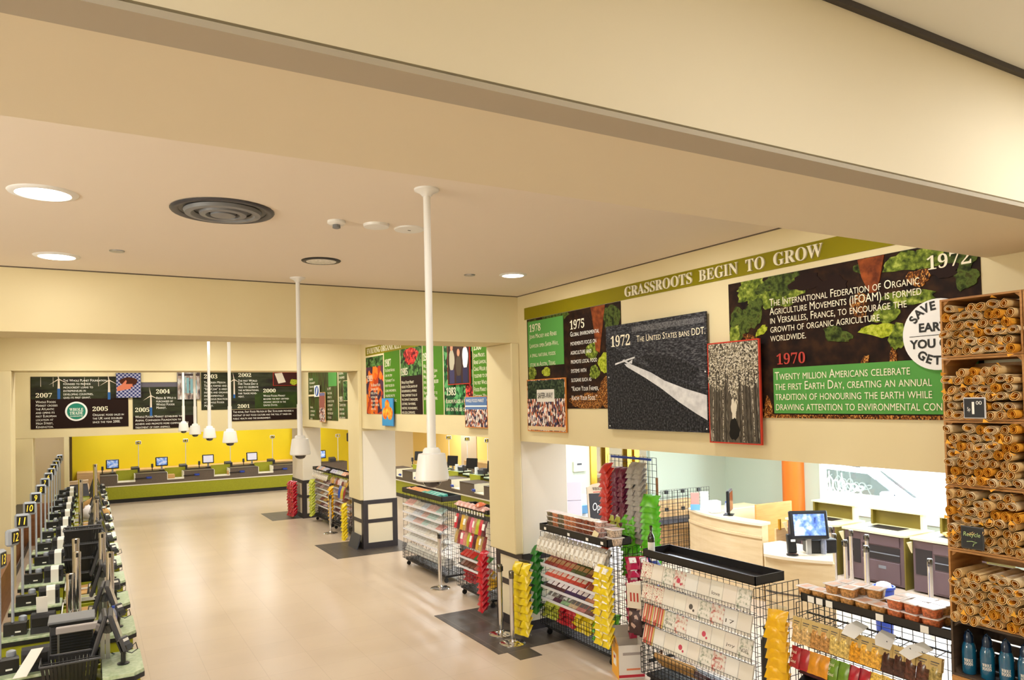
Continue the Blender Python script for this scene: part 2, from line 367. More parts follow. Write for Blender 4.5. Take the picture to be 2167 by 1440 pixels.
part('outer_ring', MB().lathe([(.36, 0), (.35, -.012), (.33, -.016), (.30, -.004)], 36, cap=False), DGREY, t, 1)
part('cone', MB().lathe([(.27, -.004), (.26, -.028), (.22, -.032), (.20, -.006)], 36, cap=False), MGREY, t, 1)
part('cone', MB().lathe([(.17, -.006), (.16, -.03), (.12, -.034), (.11, -.008)], 36, cap=False), MGREY, t, 1)
part('centre_disc', MB().lathe([(.09, -.008), (.085, -.036), (.001, -.04)], 28, cap=False), MGREY, t, 1)
part('backing', MB().lathe([(.34, -.001), (.001, -.0015)], 36, cap=False), BLACK, t)
t = thing('smoke_detector', 'small white smoke detector on the ceiling right of the air diffuser', 'smoke detector', (1.69, 5.61, ZC))
part('base', MB().lathe([(.07, 0), (.07, -.02), (.055, -.03)], 20), WHITE, t, 1)
part('sensor_cage', MB().lathe([(.03, -.03), (.032, -.055), (.02, -.06)], 12), MGREY, t, 1)
single('ceiling_speaker', MB().lathe([(.105, 0), (.1, -.02), (.001, -.028)], 28), WHITE, 'round white domed speaker on the ceiling beside the smoke detector', 'speaker', (2.01, 5.59, ZC), smooth=1)
t = thing('ceiling_sensor', 'flat round white disc on the ceiling nearest the tall camera pole', 'sensor', (2.3, 5.61, ZC))
part('plate', MB().lathe([(.125, 0), (.12, -.012), (.001, -.014)], 28), WHITE, t, 1)
part('slot', MB().box(-.012, .012, -.003, .003, -.017, -.014), BLACK, t)
for x, y, l in ((.23, 7.5, 'small flat grey disc on the ceiling beside the left downlights'), (3.76, 7.4, 'small flat grey disc on the ceiling beside the right downlight')):
    t = thing('sprinkler_head', l, 'sprinkler', (x, y, ZC)); part('cover_plate', MB().lathe([(.065, 0), (.06, -.01), (.05, -.012)], 20), STEEL, t, 1)
# dome cameras on poles
def dome(x, y, zb, label, sc=1.0):
    t = thing('dome_camera', label, 'security camera', (x, y, ZC), 0, 'white dome cameras on ceiling poles')
    h = ZC-zb
    part('ceiling_flange', MB().lathe([(.085, 0), (.083, -.012), (.045, -.03), (.03, -.05)], 24), WHITE, t, 1)
    part('pole', MB().lathe([(.024, -.04), (.024, -(h-.62)), (.03, -(h-.62)), (.03, -(h-.24))], 18), WHITE, t, 1)
    part('housing', MB().lathe([(.045, -(h-.27)), (.058, -(h-.255)), (.06, -(h-.235)), (.088, -(h-.23)), (.092, -(h-.22)), (.112, -(h-.08)), (.113, -(h-.06)), (.105, -(h-.05))], 30), WHITE, t, 1)
    part('dome', MB().lathe([(.062, -(h-.052)), (.06, -(h-.035)), (.048, -(h-.014)), (.025, -(h-.003)), (.001, -h)], 24), M('smoked_dome', (30, 24, 30), .08, coat=1), t, 1)
    part('screw', MB().lathe([(.004, 0), (.004, .003)], 8, (-.111, 0, -(h-.075)), 'X'), BLACK, t)
dome(1.98, 4.51, 2.62, 'nearest and largest white dome camera hanging on its pole')
dome(2.05, 8.32, 2.58, 'white dome camera second nearest, hanging just before the cream lintel')
dome(1.9, 12.1, 2.57, 'third nearest white dome camera, hanging before the posters of the middle hall')
dome(1.88, 14.2, 2.57, 'fourth nearest white dome camera, left of the third one')
dome(1.86, 16.1, 2.58, 'fifth nearest white dome camera, second from the left end of the row')
dome(1.84, 18.0, 2.6, 'farthest white dome camera, leftmost of the row')
# ------------------------------------------------------------------ posters and lettering on the bulkheads
SOIL = M('soil_print', (34, 18, 12), .45, noise=(9, [(20, 10, 9), (36, 20, 13), (56, 34, 18)], (1, 1, 1), 8))
SOILB = M('dark_brown_print', (34, 18, 14), .5)
GREENP = M('green_print', (84, 150, 72), .5); GREEND = M('deep_green_print', (72, 122, 24), .5)
OLIVE = M('olive_banner', (132, 122, 10), .5)
LEAF1 = M('leaf_print', (110, 126, 40), .5, noise=(26, [(34, 46, 14), (84, 100, 30), (120, 136, 46), (170, 180, 84)], (1, 1, 1), 8))
LEAF2 = M('dark_leaf_print', (70, 86, 30), .5, noise=(22, [(20, 28, 10), (50, 62, 22), (84, 100, 40), (60, 60, 24)], (1, 1, 1), 8))
LEAF3 = M('bright_leaf_print', (160, 180, 40), .5, noise=(40, [(96, 110, 20), (160, 172, 40), (190, 196, 80)], (1, 1, 1), 6))
STRAW = MV('straw_print', [(70, 36, 14), (150, 92, 36), (110, 60, 22), (196, 140, 72), (40, 20, 10), (90, 50, 20)], 130, stretch=(1, 1, .7))
ROOT = M('root_print', (120, 58, 26), .5, noise=(14, [(84, 36, 18), (150, 76, 34)]))
class Board:
    """flat board hung on a wall: local x runs right, z up, the wall is at +y"""
    def __init__(s, name, label, cat, plane, at, left, right, z0, z1, mat, t=.012, off=0, group=None):
        s.plane, s.left, s.z0, s.t = plane, left, z0, t
        s.w = abs(right-left); s.h = z1-z0
        loc = (at-off, left, z0) if plane == 'X' else (left, at-off, z0)
        s.o = thing(name, label, cat, loc, -PI/2 if plane == 'X' else 0, group)
        s.k = 0
        part('panel', MB().box(0, s.w, -t, 0, 0, s.h), mat, s.o)
    def u(s, a): return (s.left-a) if s.plane == 'X' else (a-s.left)
    def fill(s, name, a, b, z0, z1, mat, d=.001):
        s.k += .00018; y = -s.t-d-s.k
        return part(name, MB().box(s.u(a), s.u(b), y, -s.t, z0-s.z0, z1-s.z0), mat, s.o)
    def shape(s, name, pts, mat, d=.001):
        """outline given in wall coordinates"""
        s.k += .00018; y = -s.t-d-s.k
        return part(name, MB().prism([(s.u(a), z-s.z0) for a, z in pts], y, -s.t), mat, s.o)
    def blob(s, name, a, z, ra, rz, mat, seed=0, n=22, rough=.18, d=.001, rot=0):
        r = random.Random(seed); ph = [r.uniform(0, 6) for _ in range(4)]; pts = []
        for i in range(n):
            t = 2*PI*i/n; k = 1+rough*(math.sin(3*t+ph[0])*.5+math.sin(5*t+ph[1])*.35+math.sin(9*t+ph[2])*.3)
            x, y = ra*k*math.cos(t), rz*k*math.sin(t)
            pts.append((a+x*math.cos(rot)-y*math.sin(rot), z+x*math.sin(rot)+y*math.cos(rot)))
        pts = [(min(max(p[0], min(s.left, s.left-s.w if s.plane == 'X' else s.left)), s.left if s.plane == 'X' else s.left+s.w), min(max(p[1], s.z0), s.z0+s.h)) for p in pts]
        return s.shape(name, pts, mat, d)
    def text(s, body, a, z, w, h, mat=CREAMINK, d=.0, **k):
        """fits the lettering into the box whose top left is (a, z)"""
        return part('lettering', textmesh(body, mat, fit=(w, h), **k), None, s.o, loc=(s.u(a), -s.t-.003-s.k-d, z-s.z0))
    def lines(s, rows, a, z, size, lead, mat=CREAMINK, sx=1.0, d=0):
        for i, r in enumerate(rows):
            me = textmesh(r, mat, size=size, caps=True)
            for v in me.vertices: v.co.x *= sx
            part('lettering', me, None, s.o, loc=(s.u(a), -s.t-.003-s.k-d, z-s.z0-size*.72-i*lead))
# banner with raised letters
b = Board('wall_banner', 'long olive green banner with raised cream letters along the right wall', 'banner', 'X', XW, 8.52, 2.63, 4.28, 4.44, OLIVE, .008)
RAISED = M('raised_cream_letter', (226, 218, 190), .5)
part('lettering', textmesh('GRASSROOTS  BEGIN  TO  GROW', RAISED, serif=True, ext=.008, fit=(2.52, .112)), None, b.o, loc=(b.u(6.34), -.017, .135))
# left brown print
b = Board('wall_poster', 'brown soil print headed 1975 with a green 1978 panel, left end of right wall', 'poster', 'X', XW, 8.46, 6.44, 3.07, 4.275, SOIL, .006)
for i, (a, z, ra, rz, m) in enumerate(((8.3, 4.2, .16, .07, LEAF2), (7.75, 4.24, .3, .06, LEAF2), (6.6, 4.1, .16, .16, LEAF2), (7.0, 3.75, .12, .1, LEAF1), (6.75, 3.6, .12, .12, LEAF3), (6.95, 3.5, .1, .08, LEAF1), (8.35, 3.55, .1, .1, LEAF1), (8.0, 3.55, .1, .06, LEAF3), (7.1, 3.16, .36, .1, STRAW), (6.7, 3.25, .2, .18, STRAW), (7.15, 4.0, .2, .2, SOILB))): b.blob('print_leaf', a, z, ra, rz, m, i)
b.shape('print_root', [(7.0, 4.27), (6.72, 4.27), (6.78, 4.0), (6.84, 3.72), (6.92, 3.76), (6.94, 4.0)], ROOT)
b.fill('green_panel', 8.43, 7.58, 3.63, 4.24, GREENP, .004)
b.text('1978', 8.38, 4.2, .28, .1, serif=True, d=.006)
b.lines(['John Mackey and Renee', 'Lawson open Safer-Way,', 'a small natural foods', 'store in Austin, Texas.'], 8.38, 4.07, .085, .125, sx=.78, d=.006)
b.text('1975', 7.43, 4.16, .3, .115, serif=True)
b.lines(['Global environmental', 'movements focus on', 'agriculture and', 'promote local food', 'systems with', 'slogans such as', '\u201cKnow Your Farmer,', 'Know Your Food.\u201d'], 7.43, 4.02, .085, .112, sx=.74, mat=WHITEINK)
CROWD = MV('crowd_print', [(52, 40, 44), (226, 206, 196), (130, 80, 70), (60, 60, 100), (200, 120, 90), (240, 236, 230), (90, 60, 50)], 46, stretch=(1, 1, .5))
TREEP = MV('dark_tree_print', [(24, 36, 26), (46, 60, 40), (30, 44, 32), (70, 84, 60)], 40)
BORDER = M('orange_print_border', (206, 130, 60), .5); REDB = M('red_print_border', (190, 60, 44), .5)
def photo(label, plane, at, l, r, z0, z1, mat, border, off=.02, bw=.012):
    p = Board('photo_print', label, 'photo', plane, at, l, r, z0, z1, border, .02, off)
    s = -1 if plane == 'X' else 1
    p.fill('picture', l+s*bw, r-s*bw, z0+bw, z1-bw, mat); return p
p = photo('square photo print of a group of people under a white shop sign', 'X', XW, 8.45, 7.53, 2.77, 3.46, CROWD, BORDER, .014)
p.fill('picture_trees', 8.43, 7.55, 3.2, 3.44, TREEP); p.fill('picture_sign', 8.2, 7.78, 3.16, 3.32, M('sign_print', (232, 228, 220))); p.fill('picture_sand', 8.43, 7.55, 2.79, 2.84, M('sand_print', (214, 190, 150)))
p.text('SAFER-WAY', 8.17, 3.28, .36, .075, BLACKINK, .004)
FIELD = M('field_print', (60, 60, 66), .45, noise=(30, [(24, 24, 28), (52, 52, 58), (96, 96, 100)], (1, 1, 3), 6))
DARKF = M('dark_field_print', (30, 30, 34), .45, noise=(45, [(16, 16, 18), (40, 40, 44), (74, 74, 78)]))
SPRAY = M('white_spray_print', (226, 226, 228), .5, noise=(16, (196, 196, 200)))
p = Board('photo_print', 'large black and white crop spraying photo print headed 1972', 'photo', 'X', XW, 6.66, 5.1, 2.84, 4.005, FIELD, .02, .03)
p.shape('picture_field', [(6.65, 3.86), (6.3, 3.62), (5.11, 3.24), (5.11, 2.85), (6.65, 2.85)], DARKF)
p.blob('picture_shadow', 5.6, 3.5, .42, .1, DARKF, 4, rot=.25)
p.fill('picture_trees', 6.2, 5.12, 3.9, 3.96, M('hedge_print', (120, 120, 124), .5, noise=(60, (60, 60, 64))))
p.shape('picture_spray', [(6.34, 3.565), (6.24, 3.56), (5.9, 3.45), (5.7, 3.36), (5.4, 3.27), (5.11, 3.2), (5.11, 2.96), (5.25, 3.02), (5.5, 3.14), (5.75, 3.28), (6.0, 3.4), (6.3, 3.53)], SPRAY)
p.shape('picture_wing', [(6.5, 3.56), (6.5, 3.578), (6.16, 3.635), (6.16, 3.618)], SPRAY, .003); p.shape('picture_fuselage', [(6.37, 3.605), (6.24, 3.54), (6.22, 3.552), (6.34, 3.615)], SPRAY, .003); p.shape('picture_tail', [(6.27, 3.575), (6.2, 3.605), (6.21, 3.56)], SPRAY, .003)
p.text('1972', 6.57, 3.89, .34, .125, serif=True); p.lines(['The United States bans DDT.'], 6.12, 3.86, .1, .1, sx=.83)
for a, z in ((6.63, 3.42), (5.13, 3.42), (6.63, 2.87), (5.13, 2.87)): p.fill('screw', a, a-.014, z, z+.014, WHITE, .002)
GROVE = M('grove_print', (120, 112, 96), .5, noise=(5, [(40, 36, 32), (96, 88, 76), (60, 54, 48), (170, 162, 146)], (9, 9, 1.2), 5))
CROWN = MV('tree_crown_print', [(190, 182, 162), (120, 112, 96), (60, 54, 48), (150, 140, 120), (206, 198, 180), (84, 76, 66)], 85)
p = photo('tall photo print of a bare tree avenue with a red border', 'X', XW, 5.07, 4.45, 2.75, 3.69, GROVE, REDB, .05)
p.fill('picture_crowns', 5.055, 4.465, 3.38, 3.675, CROWN); p.blob('picture_crown', 4.95, 3.36, .12, .12, CROWN, 3); p.blob('picture_crown', 4.58, 3.36, .12, .1, CROWN, 8)
p.blob('picture_light', 4.75, 3.3, .06, .2, CROWN, 21, rough=.5); p.blob('picture_light', 4.76, 3.05, .03, .12, M('pale_light_print', (216, 208, 190)), 22, rough=.4); p.blob('picture_path', 4.76, 2.88, .06, .1, M('dark_path_print', (28, 26, 24)), 5)
TRUNK = M('trunk_print', (60, 54, 48))
for i in range(14):
    a = 5.03-i*.042; a += random.uniform(-.008, .008)
    if abs(a-4.76) < .06: continue
    p.shape('picture_trunk', [(a, 2.77), (a-.008, 2.77), (a-.006+(4.76-a)*.1, 3.42), (a+(4.76-a)*.1, 3.42)], TRUNK if i % 3 else CROWN, .002)
p.text('', 5, 3, .1, .1) if 0 else None
# lettuce print
b = Board('wall_poster', 'widest brown print of lettuces and soil with the white badge, beside the paper rolls', 'poster', 'X', XW, 4.845, 2.63, 2.99, 4.225, SOIL, .006)
rr = random.Random(3)
for i in range(16): b.blob('print_leaf', 4.8-rr.random()*.75, 4.19-rr.random()*.18, .08+rr.random()*.06, .05+rr.random()*.03, (LEAF1, LEAF2)[i % 2], 40+i, rough=.35)
for i, (a, z, ra, rz, m, q) in enumerate(((4.7, 3.86, .13, .14, LEAF2, 0), (4.55, 3.93, .1, .13, LEAF2, .3), (4.78, 3.74, .06, .1, LEAF1, 0), (4.47, 3.76, .07, .035, LEAF3, -.5), (4.2, 4.1, .1, .06, LEAF2, 0), (4.0, 4.12, .16, .07, SOILB, 0), (3.75, 4.05, .14, .08, SOILB, 0), (3.95, 3.92, .22, .1, SOILB, 0), (3.72, 3.66, .13, .06, LEAF2, .3), (3.3, 3.78, .12, .07, LEAF1, -.3), (3.36, 3.66, .15, .05, LEAF3, .1), (3.22, 3.6, .06, .1, LEAF1, .2), (3.12, 3.88, .2, .05, LEAF1, .1), (3.15, 4.14, .16, .07, LEAF1, 0), (2.95, 4.14, .14, .08, LEAF1, 0), (2.75, 4.12, .12, .1, LEAF2, 0), (2.72, 3.96, .08, .08, LEAF2, 0), (2.86, 4.03, .1, .05, SOILB, 0), (3.45, 4.16, .1, .06, LEAF2, 0), (3.05, 4.01, .09, .06, STRAW, 0), (3.52, 3.87, .07, .1, STRAW, 0), (4.6, 3.7, .08, .04, STRAW, .4), (3.5, 3.38, .04, .1, STRAW, .3), (3.26, 3.4, .03, .12, STRAW, .1), (4.42, 3.06, .05, .1, STRAW, 0))): b.blob('print_leaf', a, z, ra, rz, m, 70+i, rough=.25, rot=q)
b.shape('print_root', [(3.52, 4.22), (3.3, 4.22), (3.34, 4.05), (3.37, 3.95), (3.43, 3.95), (3.49, 4.08)], ROOT)
b.fill('print_straw', 4.845, 2.63, 2.99, 3.02, STRAW)
b.lines(['The International Federation of Organic', 'Agriculture Movements (IFOAM) is formed', 'in Versailles, France, to encourage the', 'growth of organic agriculture', 'worldwide.'], 4.37, 4.03, .094, .077, sx=.8)
b.text('1972', 2.98, 4.15, .3, .1, serif=True)
b.text('1970', 4.31, 3.545, .29, .095, REDINK, serif=True)
b.fill('green_panel', 4.35, 2.66, 3.03, 3.42, GREENP, .004)
b.lines(['Twenty million Americans celebrate', 'the first Earth Day, creating an annual', 'tradition of honouring the earth while', 'drawing attention to environmental concerns'], 4.33, 3.39, .1, .087, sx=.8, d=.006)
c = Board('wall_badge', 'round white badge with black lettering partly hidden behind the paper rolls', 'badge', 'X', XW, 3.17, 2.65, 3.33, 3.85, None, .004, .02)
COL.objects.unlink(KIDS[c.o.name][0]); KIDS[c.o.name].clear()
part('disc', MB().lathe([(.25, 0), (.25, .02)], 48, (.26, -.02, .26), 'Y'), WHITE, c.o)
for i, (ch, an) in enumerate(zip('SAVE THE', (145, 129, 113, 98, 90, 74, 60, 45))):
    if ch == ' ': continue
    me = textmesh(ch, BLACKINK, size=.085, align='CENTER', bold=.003)
    part('lettering', me, None, c.o, loc=(.26+.175*math.cos(math.radians(an)), -.0225, .26+.175*math.sin(math.radians(an))), rot=(0, -math.radians(an-90), 0))
part('lettering', textmesh('EARTH', BLACKINK, size=.085, align='CENTER', bold=.003), None, c.o, loc=(.26, -.0225, .285))
part('rule', MB().box(.06, .46, -.022, -.02, .254, .258), BLACKINK, c.o)
part('lettering', textmesh('YOU CAN', BLACKINK, size=.085, align='CENTER', bold=.003), None, c.o, loc=(.26, -.0225, .17))
for ch, an in zip('GET', (232, 250, 268)):
    part('lettering', textmesh(ch, BLACKINK, size=.085, align='CENTER', bold=.003), None, c.o, loc=(.26+.21*math.cos(math.radians(an)), -.0225, .26+.21*math.sin(math.radians(an))), rot=(0, -math.radians(an-270), 0))
# ---- middle hall
b = Board('wall_banner', 'short olive banner with cream lettering in the middle hall', 'banner', 'X', XW, 15.15, 12.2, 4.2, 4.38, OLIVE, .008)
part('lettering', textmesh('EVOLVING ORGANICALLY', CREAMINK, serif=True, fit=(2.0, .12)), None, b.o, loc=(.1, -.0125, .15))
RASP = MV('berry_print', [(150, 30, 30), (196, 50, 44), (90, 16, 22), (220, 80, 70)], 22)
TOMATO = MV('tomato_print', [(210, 90, 30), (226, 120, 40), (60, 40, 60), (170, 60, 30), (80, 50, 70)], 7)
GRNS = MV('greens_print', [(40, 70, 30), (70, 110, 50), (26, 46, 22), (90, 130, 70)], 18)
MINT = MV('mint_print', [(30, 80, 44), (52, 120, 66), (20, 50, 30), (90, 160, 100)], 14)
GP = 'poster strips of the middle hall'
b = Board('wall_poster', 'narrow print of tomatoes and aubergines under the short olive banner', 'poster', 'X', XW, 15.14, 14.1, 2.96, 4.16, TOMATO, .006, 0, GP)
b.fill('print_leaves', 15.14, 14.1, 3.95, 4.16, GRNS); b.text('1989', 15.09, 3.78, .36, .13, serif=True)
b.lines(['The Organic Food', 'Standards Act', 'passes, setting', 'national and', 'standards for', 'organic farming', 'and food.'], 14.85, 3.6, .09, .082, sx=.8)
b = Board('wall_poster', 'narrow green panel headed 1987 with the peach photo at its foot', 'poster', 'X', XW, 14.03, 13.18, 2.97, 4.2, GREEND, .006, 0, GP)
b.text('1987', 13.98, 4.06, .34, .15, serif=True)
b.lines(['The United Nations', 'coins the term', '\u201csustainability\u201d in a', 'report focused on', 'global environmental', 'challenges and the', 'importance of organic', 'agriculture.'], 13.98, 3.87, .09, .1, sx=.72)
b = Board('wall_poster', 'brown print with red berries at its top headed 1985', 'poster', 'X', XW, 13.13, 12.1, 2.97, 4.22, SOILB, .006, 0, GP)
b.fill('print_greens', 13.13, 12.1, 3.68, 4.22, GRNS); b.blob('print_berries', 12.62, 4.05, .34, .16, RASP, 2)
b.text('1985', 13.1, 3.84, .32, .14, serif=True)
b.lines(['Whole Foods Market', 'releases the Declaration of', 'Interdependence, affirming', 'their commitment to all of', "the company's stakeholders:", 'customers, team members,', 'investors, the environment,', 'and local communities.'], 13.09, 3.6, .085, .08, sx=.78)
b = Board('wall_poster', 'plain green panel half hidden behind the nearest camera pole', 'poster', 'X', XW, 12.06, 11.22, 2.97, 4.22, GREEND, .006, 0, GP)
b.text('1985', 12.03, 4.06, .3, .14, serif=True)
b.lines(['Willie Nelson,', 'Neil Young and John', 'Mellencamp perform', 'for a crowd of 80,000', 'people in the first', 'Farm Aid concert to', 'benefit family farmers.'], 12.02, 3.86, .09, .095, sx=.72)
b = Board('wall_poster', 'mint leaf print headed 1983 under the photo of three people', 'poster', 'X', XW, 11.17, 10.12, 2.97, 4.18, MINT, .006, 0, GP)
b.blob('print_berries', 10.25, 3.3, .13, .2, RASP, 6); b.text('1983', 11.08, 3.42, .36, .13, serif=True); b.lines(['Europe places a full', 'ban on the use of DDT.'], 11.1, 3.24, .11, .13, sx=.9)
p = photo('photo print of three people standing together, on the mint leaf print', 'X', XW, 10.95, 10.14, 3.46, 4.18, M('brown_backdrop_print', (56, 36, 30)), REDB, .02)
for i, (a, zt, m, l) in enumerate(((10.78, 4.12, (176, 170, 150), (60, 56, 90)), (10.53, 4.02, (74, 62, 50), (40, 36, 60)), (10.29, 4.14, (226, 226, 232), (44, 40, 70)))):
    cl = M('shirt_print_%d' % i, m); p.blob('picture_shirt', a, zt-.26, .1, .18, cl, i, rough=.08); p.blob('picture_face', a, zt-.05, .05, .06, M('face_print', (196, 140, 110)), i+5, rough=.03, d=.003); p.fill('picture_trousers', a+.09, a-.09, 3.48, zt-.42, M('trouser_print_%d' % i, l))
b = Board('wall_poster', 'green panel headed 1980 at the right end of the middle hall', 'poster', 'X', XW, 10.09, 9.5, 2.97, 4.16, GREEND, .006, 0, GP)
b.text('1980', 10.06, 4.1, .26, .13, serif=True)
b.lines(['John Mackey,', 'Renee Lawson, and', 'Craig Weller join', 'together to open', 'the first Whole', 'Foods Market on', 'September 20th.'], 10.06, 3.93, .095, .105, sx=.7)
p = photo('small photo print of orange peaches on blue', 'X', XW, 14.05, 13.43, 2.73, 3.28, M('sky_blue_print', (70, 150, 206)), M('blue_edge', (60, 120, 180)), .04)
for i, (a, z, r) in enumerate(((13.75, 3.14, .13), (13.88, 2.98, .14), (13.6, 2.98, .15))): p.blob('picture_peach', a, z, r, r*.85, M('peach_print', (236, 130, 40), .5, noise=(9, [(206, 50, 30), (240, 140, 40), (250, 196, 70)])), i, rough=.05)
p = photo('photo print of a crowd before a blue shopfront, at the foot of the 1980 panel', 'X', XW, 10.3, 9.54, 2.78, 3.26, CROWD, BORDER, .04)
p.fill('picture_shopfront', 10.28, 9.56, 3.06, 3.25, M('shop_blue_print', (90, 120, 170))); p.fill('picture_line', 10.28, 9.56, 3.1, 3.12, WHITE); p.text('WHOLE FOODS MARKET', 10.24, 3.22, .6, .05, WHITEINK, .003)
# ---- far hall, back wall
TURF = M('dusk_field_print', (44, 46, 36), .5, noise=(2, [(34, 28, 28), (48, 52, 34), (56, 58, 48)], (1, 1, 4)))
PALE = M('turbine_print', (220, 206, 190)); TB = M('turbine_blue_print', (50, 96, 160))
def turbine(b, a, zt, zm, zb, w=.04):
    b.shape('print_mast', [(a-w/2, zm), (a+w/2, zm), (a+w*.35, zt), (a-w*.35, zt)], PALE, .002); b.fill('print_mast_foot', a-w*.6, a+w*.6, zb, zm, TB, .002)
    for an in (100, 215, 330): 
        t = math.radians(an); l = w*5; b.shape('print_blade', [(a+.012*math.sin(t), zt-.012*math.cos(t)), (a+l*math.cos(t), zt+l*math.sin(t)), (a-.012*math.sin(t), zt+.012*math.cos(t))], PALE, .002)
b = Board('wall_poster', 'dark brown poster headed 2007 with a round green seal, far left', 'poster', 'Y', Y3, -1.2, .85, 2.74, 3.99, SOILB, .012)
b.fill('print_field', -1.19, .84, 3.45, 3.98, TURF)
turbine(b, -.63, 3.93, 3.7, 3.45, .05); turbine(b, .43, 3.9, 3.6, 3.42, .05)
for a in (-1.0, -.75, -.1, .2): b.shape('print_mast', [(a, 3.75), (a+.01, 3.75), (a+.008, 3.97), (a+.002, 3.97)], PALE)
b.text('2007', -1.1, 3.6, .33, .11, serif=True)
b.lines(['Whole Foods', 'Market crosses', 'the Atlantic', 'and opens its', 'first European', 'location at', 'High Street,', 'Kensington.'], -1.1, 3.42, .085, .085, WHITEINK, .82)
b.lines(['The Whole Planet Foundation,', 'founded to provide', 'microcredit loans to', 'entrepreneurs in', 'developing countries,', 'gives its first grant.'], -.54, 3.93, .085, .083, WHITEINK, .82)
part('seal_rim', MB().lathe([(.235, 0), (.235, .004)], 40, (.93, -.018, .405), 'Y'), WHITE, b.o)
part('seal', MB().lathe([(.195, 0), (.195, .004)], 40, (.93, -.021, .405), 'Y'), M('seal_green', (0, 126, 104)), b.o)
for s, z, ww, hh in (('WHOLE', .485, .29, .075), ('TRADE', .4, .28, .075)): part('lettering', textmesh(s, WHITEINK, serif=True, fit=(ww, hh)), None, b.o, loc=(.93-ww/2, -.024, z))
part('lettering', textmesh('GUARANTEE', WHITEINK, fit=(.27, .035)), None, b.o, loc=(.795, -.024, .305))
b.text('2005', .07, 3.25, .33, .11, serif=True); b.lines(['Organic food sales in', 'the UK have doubled', 'since the year 2000.'], .07, 3.08, .085, .088, WHITEINK, .86)
PLAID = M('plaid_print', (70, 80, 140), .6); nt = PLAID.node_tree
ck = nt.nodes.new('ShaderNodeTexChecker'); ck.inputs['Scale'].default_value = 22; ck.inputs[1].default_value = lin((46, 54, 110)); ck.inputs[2].default_value = lin((170, 170, 196)); tc = nt.nodes.new('ShaderNodeTexCoord'); nt.links.new(tc.outputs['Object'], ck.inputs[0]); nt.links.new(ck.outputs[0], nt.nodes['Principled BSDF'].inputs[0])
p = photo('photo print of a hand on a blue plaid shirt', 'Y', Y3, .58, 1.14, 3.45, 4.08, PLAID, DGREY, .03, .01)
p.blob('picture_bowl', .86, 3.86, .2, .11, M('bowl_print', (70, 34, 20)), 2, rough=.06); p.shape('picture_hand', [(.6, 3.72), (.7, 3.78), (.8, 3.9), (.82, 3.87), (.8, 3.8), (.95, 3.8), (.94, 3.76), (.98, 3.73), (.9, 3.72), (.92, 3.68), (.8, 3.66), (.6, 3.62)], M('hand_print', (206, 120, 92)), .003)
b = Board('wall_poster', 'dark field poster headed 2004 and 2005, second from the left', 'poster', 'Y', Y3, .95, 2.44, 2.66, 3.84, TURF, .012)
b.fill('print_soil', .96, 2.43, 2.67, 2.98, SOILB); b.fill('print_sky', .96, 2.43, 3.72, 3.83, M('dusk_sky_print', (96, 92, 104)))
turbine(b, 1.36, 3.5, 3.2, 2.98, .045); b.text('2004', 1.48, 3.66, .32, .11, serif=True); b.lines(['Fresh & Wild is', 'purchased by', 'Whole Foods', 'Market.'], 1.48, 3.47, .085, .083, WHITEINK, .86)
b.text('2005', 1.0, 3.2, .32, .11, serif=True); b.lines(['Whole Foods Market establishes the', 'Animal Compassion Foundation to', 'achieve and promote more compassionate', 'treatment of farm animals.'], 1.0, 3.0, .085, .088, WHITEINK, .84)
p = photo('photo print of a glazed shopfront beside the thin camera poles', 'Y', Y3, 1.97, 2.52, 3.38, 4.09, M('shopfront_print', (110, 100, 96), .5, noise=(9, [(60, 60, 70), (150, 130, 120), (200, 206, 210)], (2, 1, .6))), DGREY, .03, .01)
for i in range(4): p.fill('picture_pane', 2.1+i*.09, 2.165+i*.09, 3.55, 3.98-i*.03, M('pane_print', (120, 160, 170)))
p.fill('picture_awning', 1.99, 2.5, 4.0, 4.06, M('awning_print', (70, 60, 60)))
b = Board('wall_poster', 'dark green poster headed 2003, 2002 and 2000, third from the left', 'poster', 'Y', Y3, 2.55, 5.12, 3.1, 4.1, TURF, .012)
b.fill('print_bank', 3.9, 5.1, 3.11, 3.55, M('bank_print', (52, 70, 26), .5, noise=(4, (40, 50, 26))))
b.text('2003', 2.62, 4.04, .33, .11, serif=True); b.lines(['The Green Mission', 'Team is formed and an', '\u201cEco-Czar\u201d is hired to', 'initiate and organise', 'environmentally', 'conscious practices', 'at Whole Foods', 'Market.'], 2.62, 3.86, .085, .088, WHITEINK, .82)
turbine(b, 3.37, 3.9, 3.5, 3.4, .04); b.text('2002', 3.48, 4.07, .33, .1, serif=True); b.lines(['The first World', 'Fair Trade Day is', 'held to celebrate', 'the international', 'fair trade move-', 'ment.'], 3.47, 3.9, .085, .085, WHITEINK, .84)
b.text('2001', 3.45, 3.23, .31, .1, serif=True); b.text('2000', 4.12, 3.64, .33, .1, serif=True); b.lines(['Whole Foods Market', 'becomes the first certified', 'organic grocer in the', 'United States.'], 4.12, 3.48, .08, .085, WHITEINK, .8)
p = photo('photo print of vegetables and an organic label, at the top right of the far wall', 'Y', Y3, 4.38, 5.1, 3.72, 4.09, M('dark_crate_print', (64, 30, 28)), REDB, .03, .008)
p.shape('picture_label', [(4.42, 4.06), (4.62, 4.08), (4.72, 3.82), (4.52, 3.78)], M('label_print', (210, 200, 186))); p.blob('picture_corn', 4.95, 3.82, .12, .08, LEAF3, 3)
b = Board('wall_poster', 'low dark strip poster of three lines of text under the 2001 heading', 'poster', 'Y', Y3, 3.28, 5.1, 2.78, 3.085, SOILB, .016)
b.lines(['The movie, Fast Food Nation by Eric Schlosser provides a', 'portrait of fast food culture and the toll it takes on', 'public health and the environment.'], 3.33, 3.06, .085, .088, WHITEINK, .78)
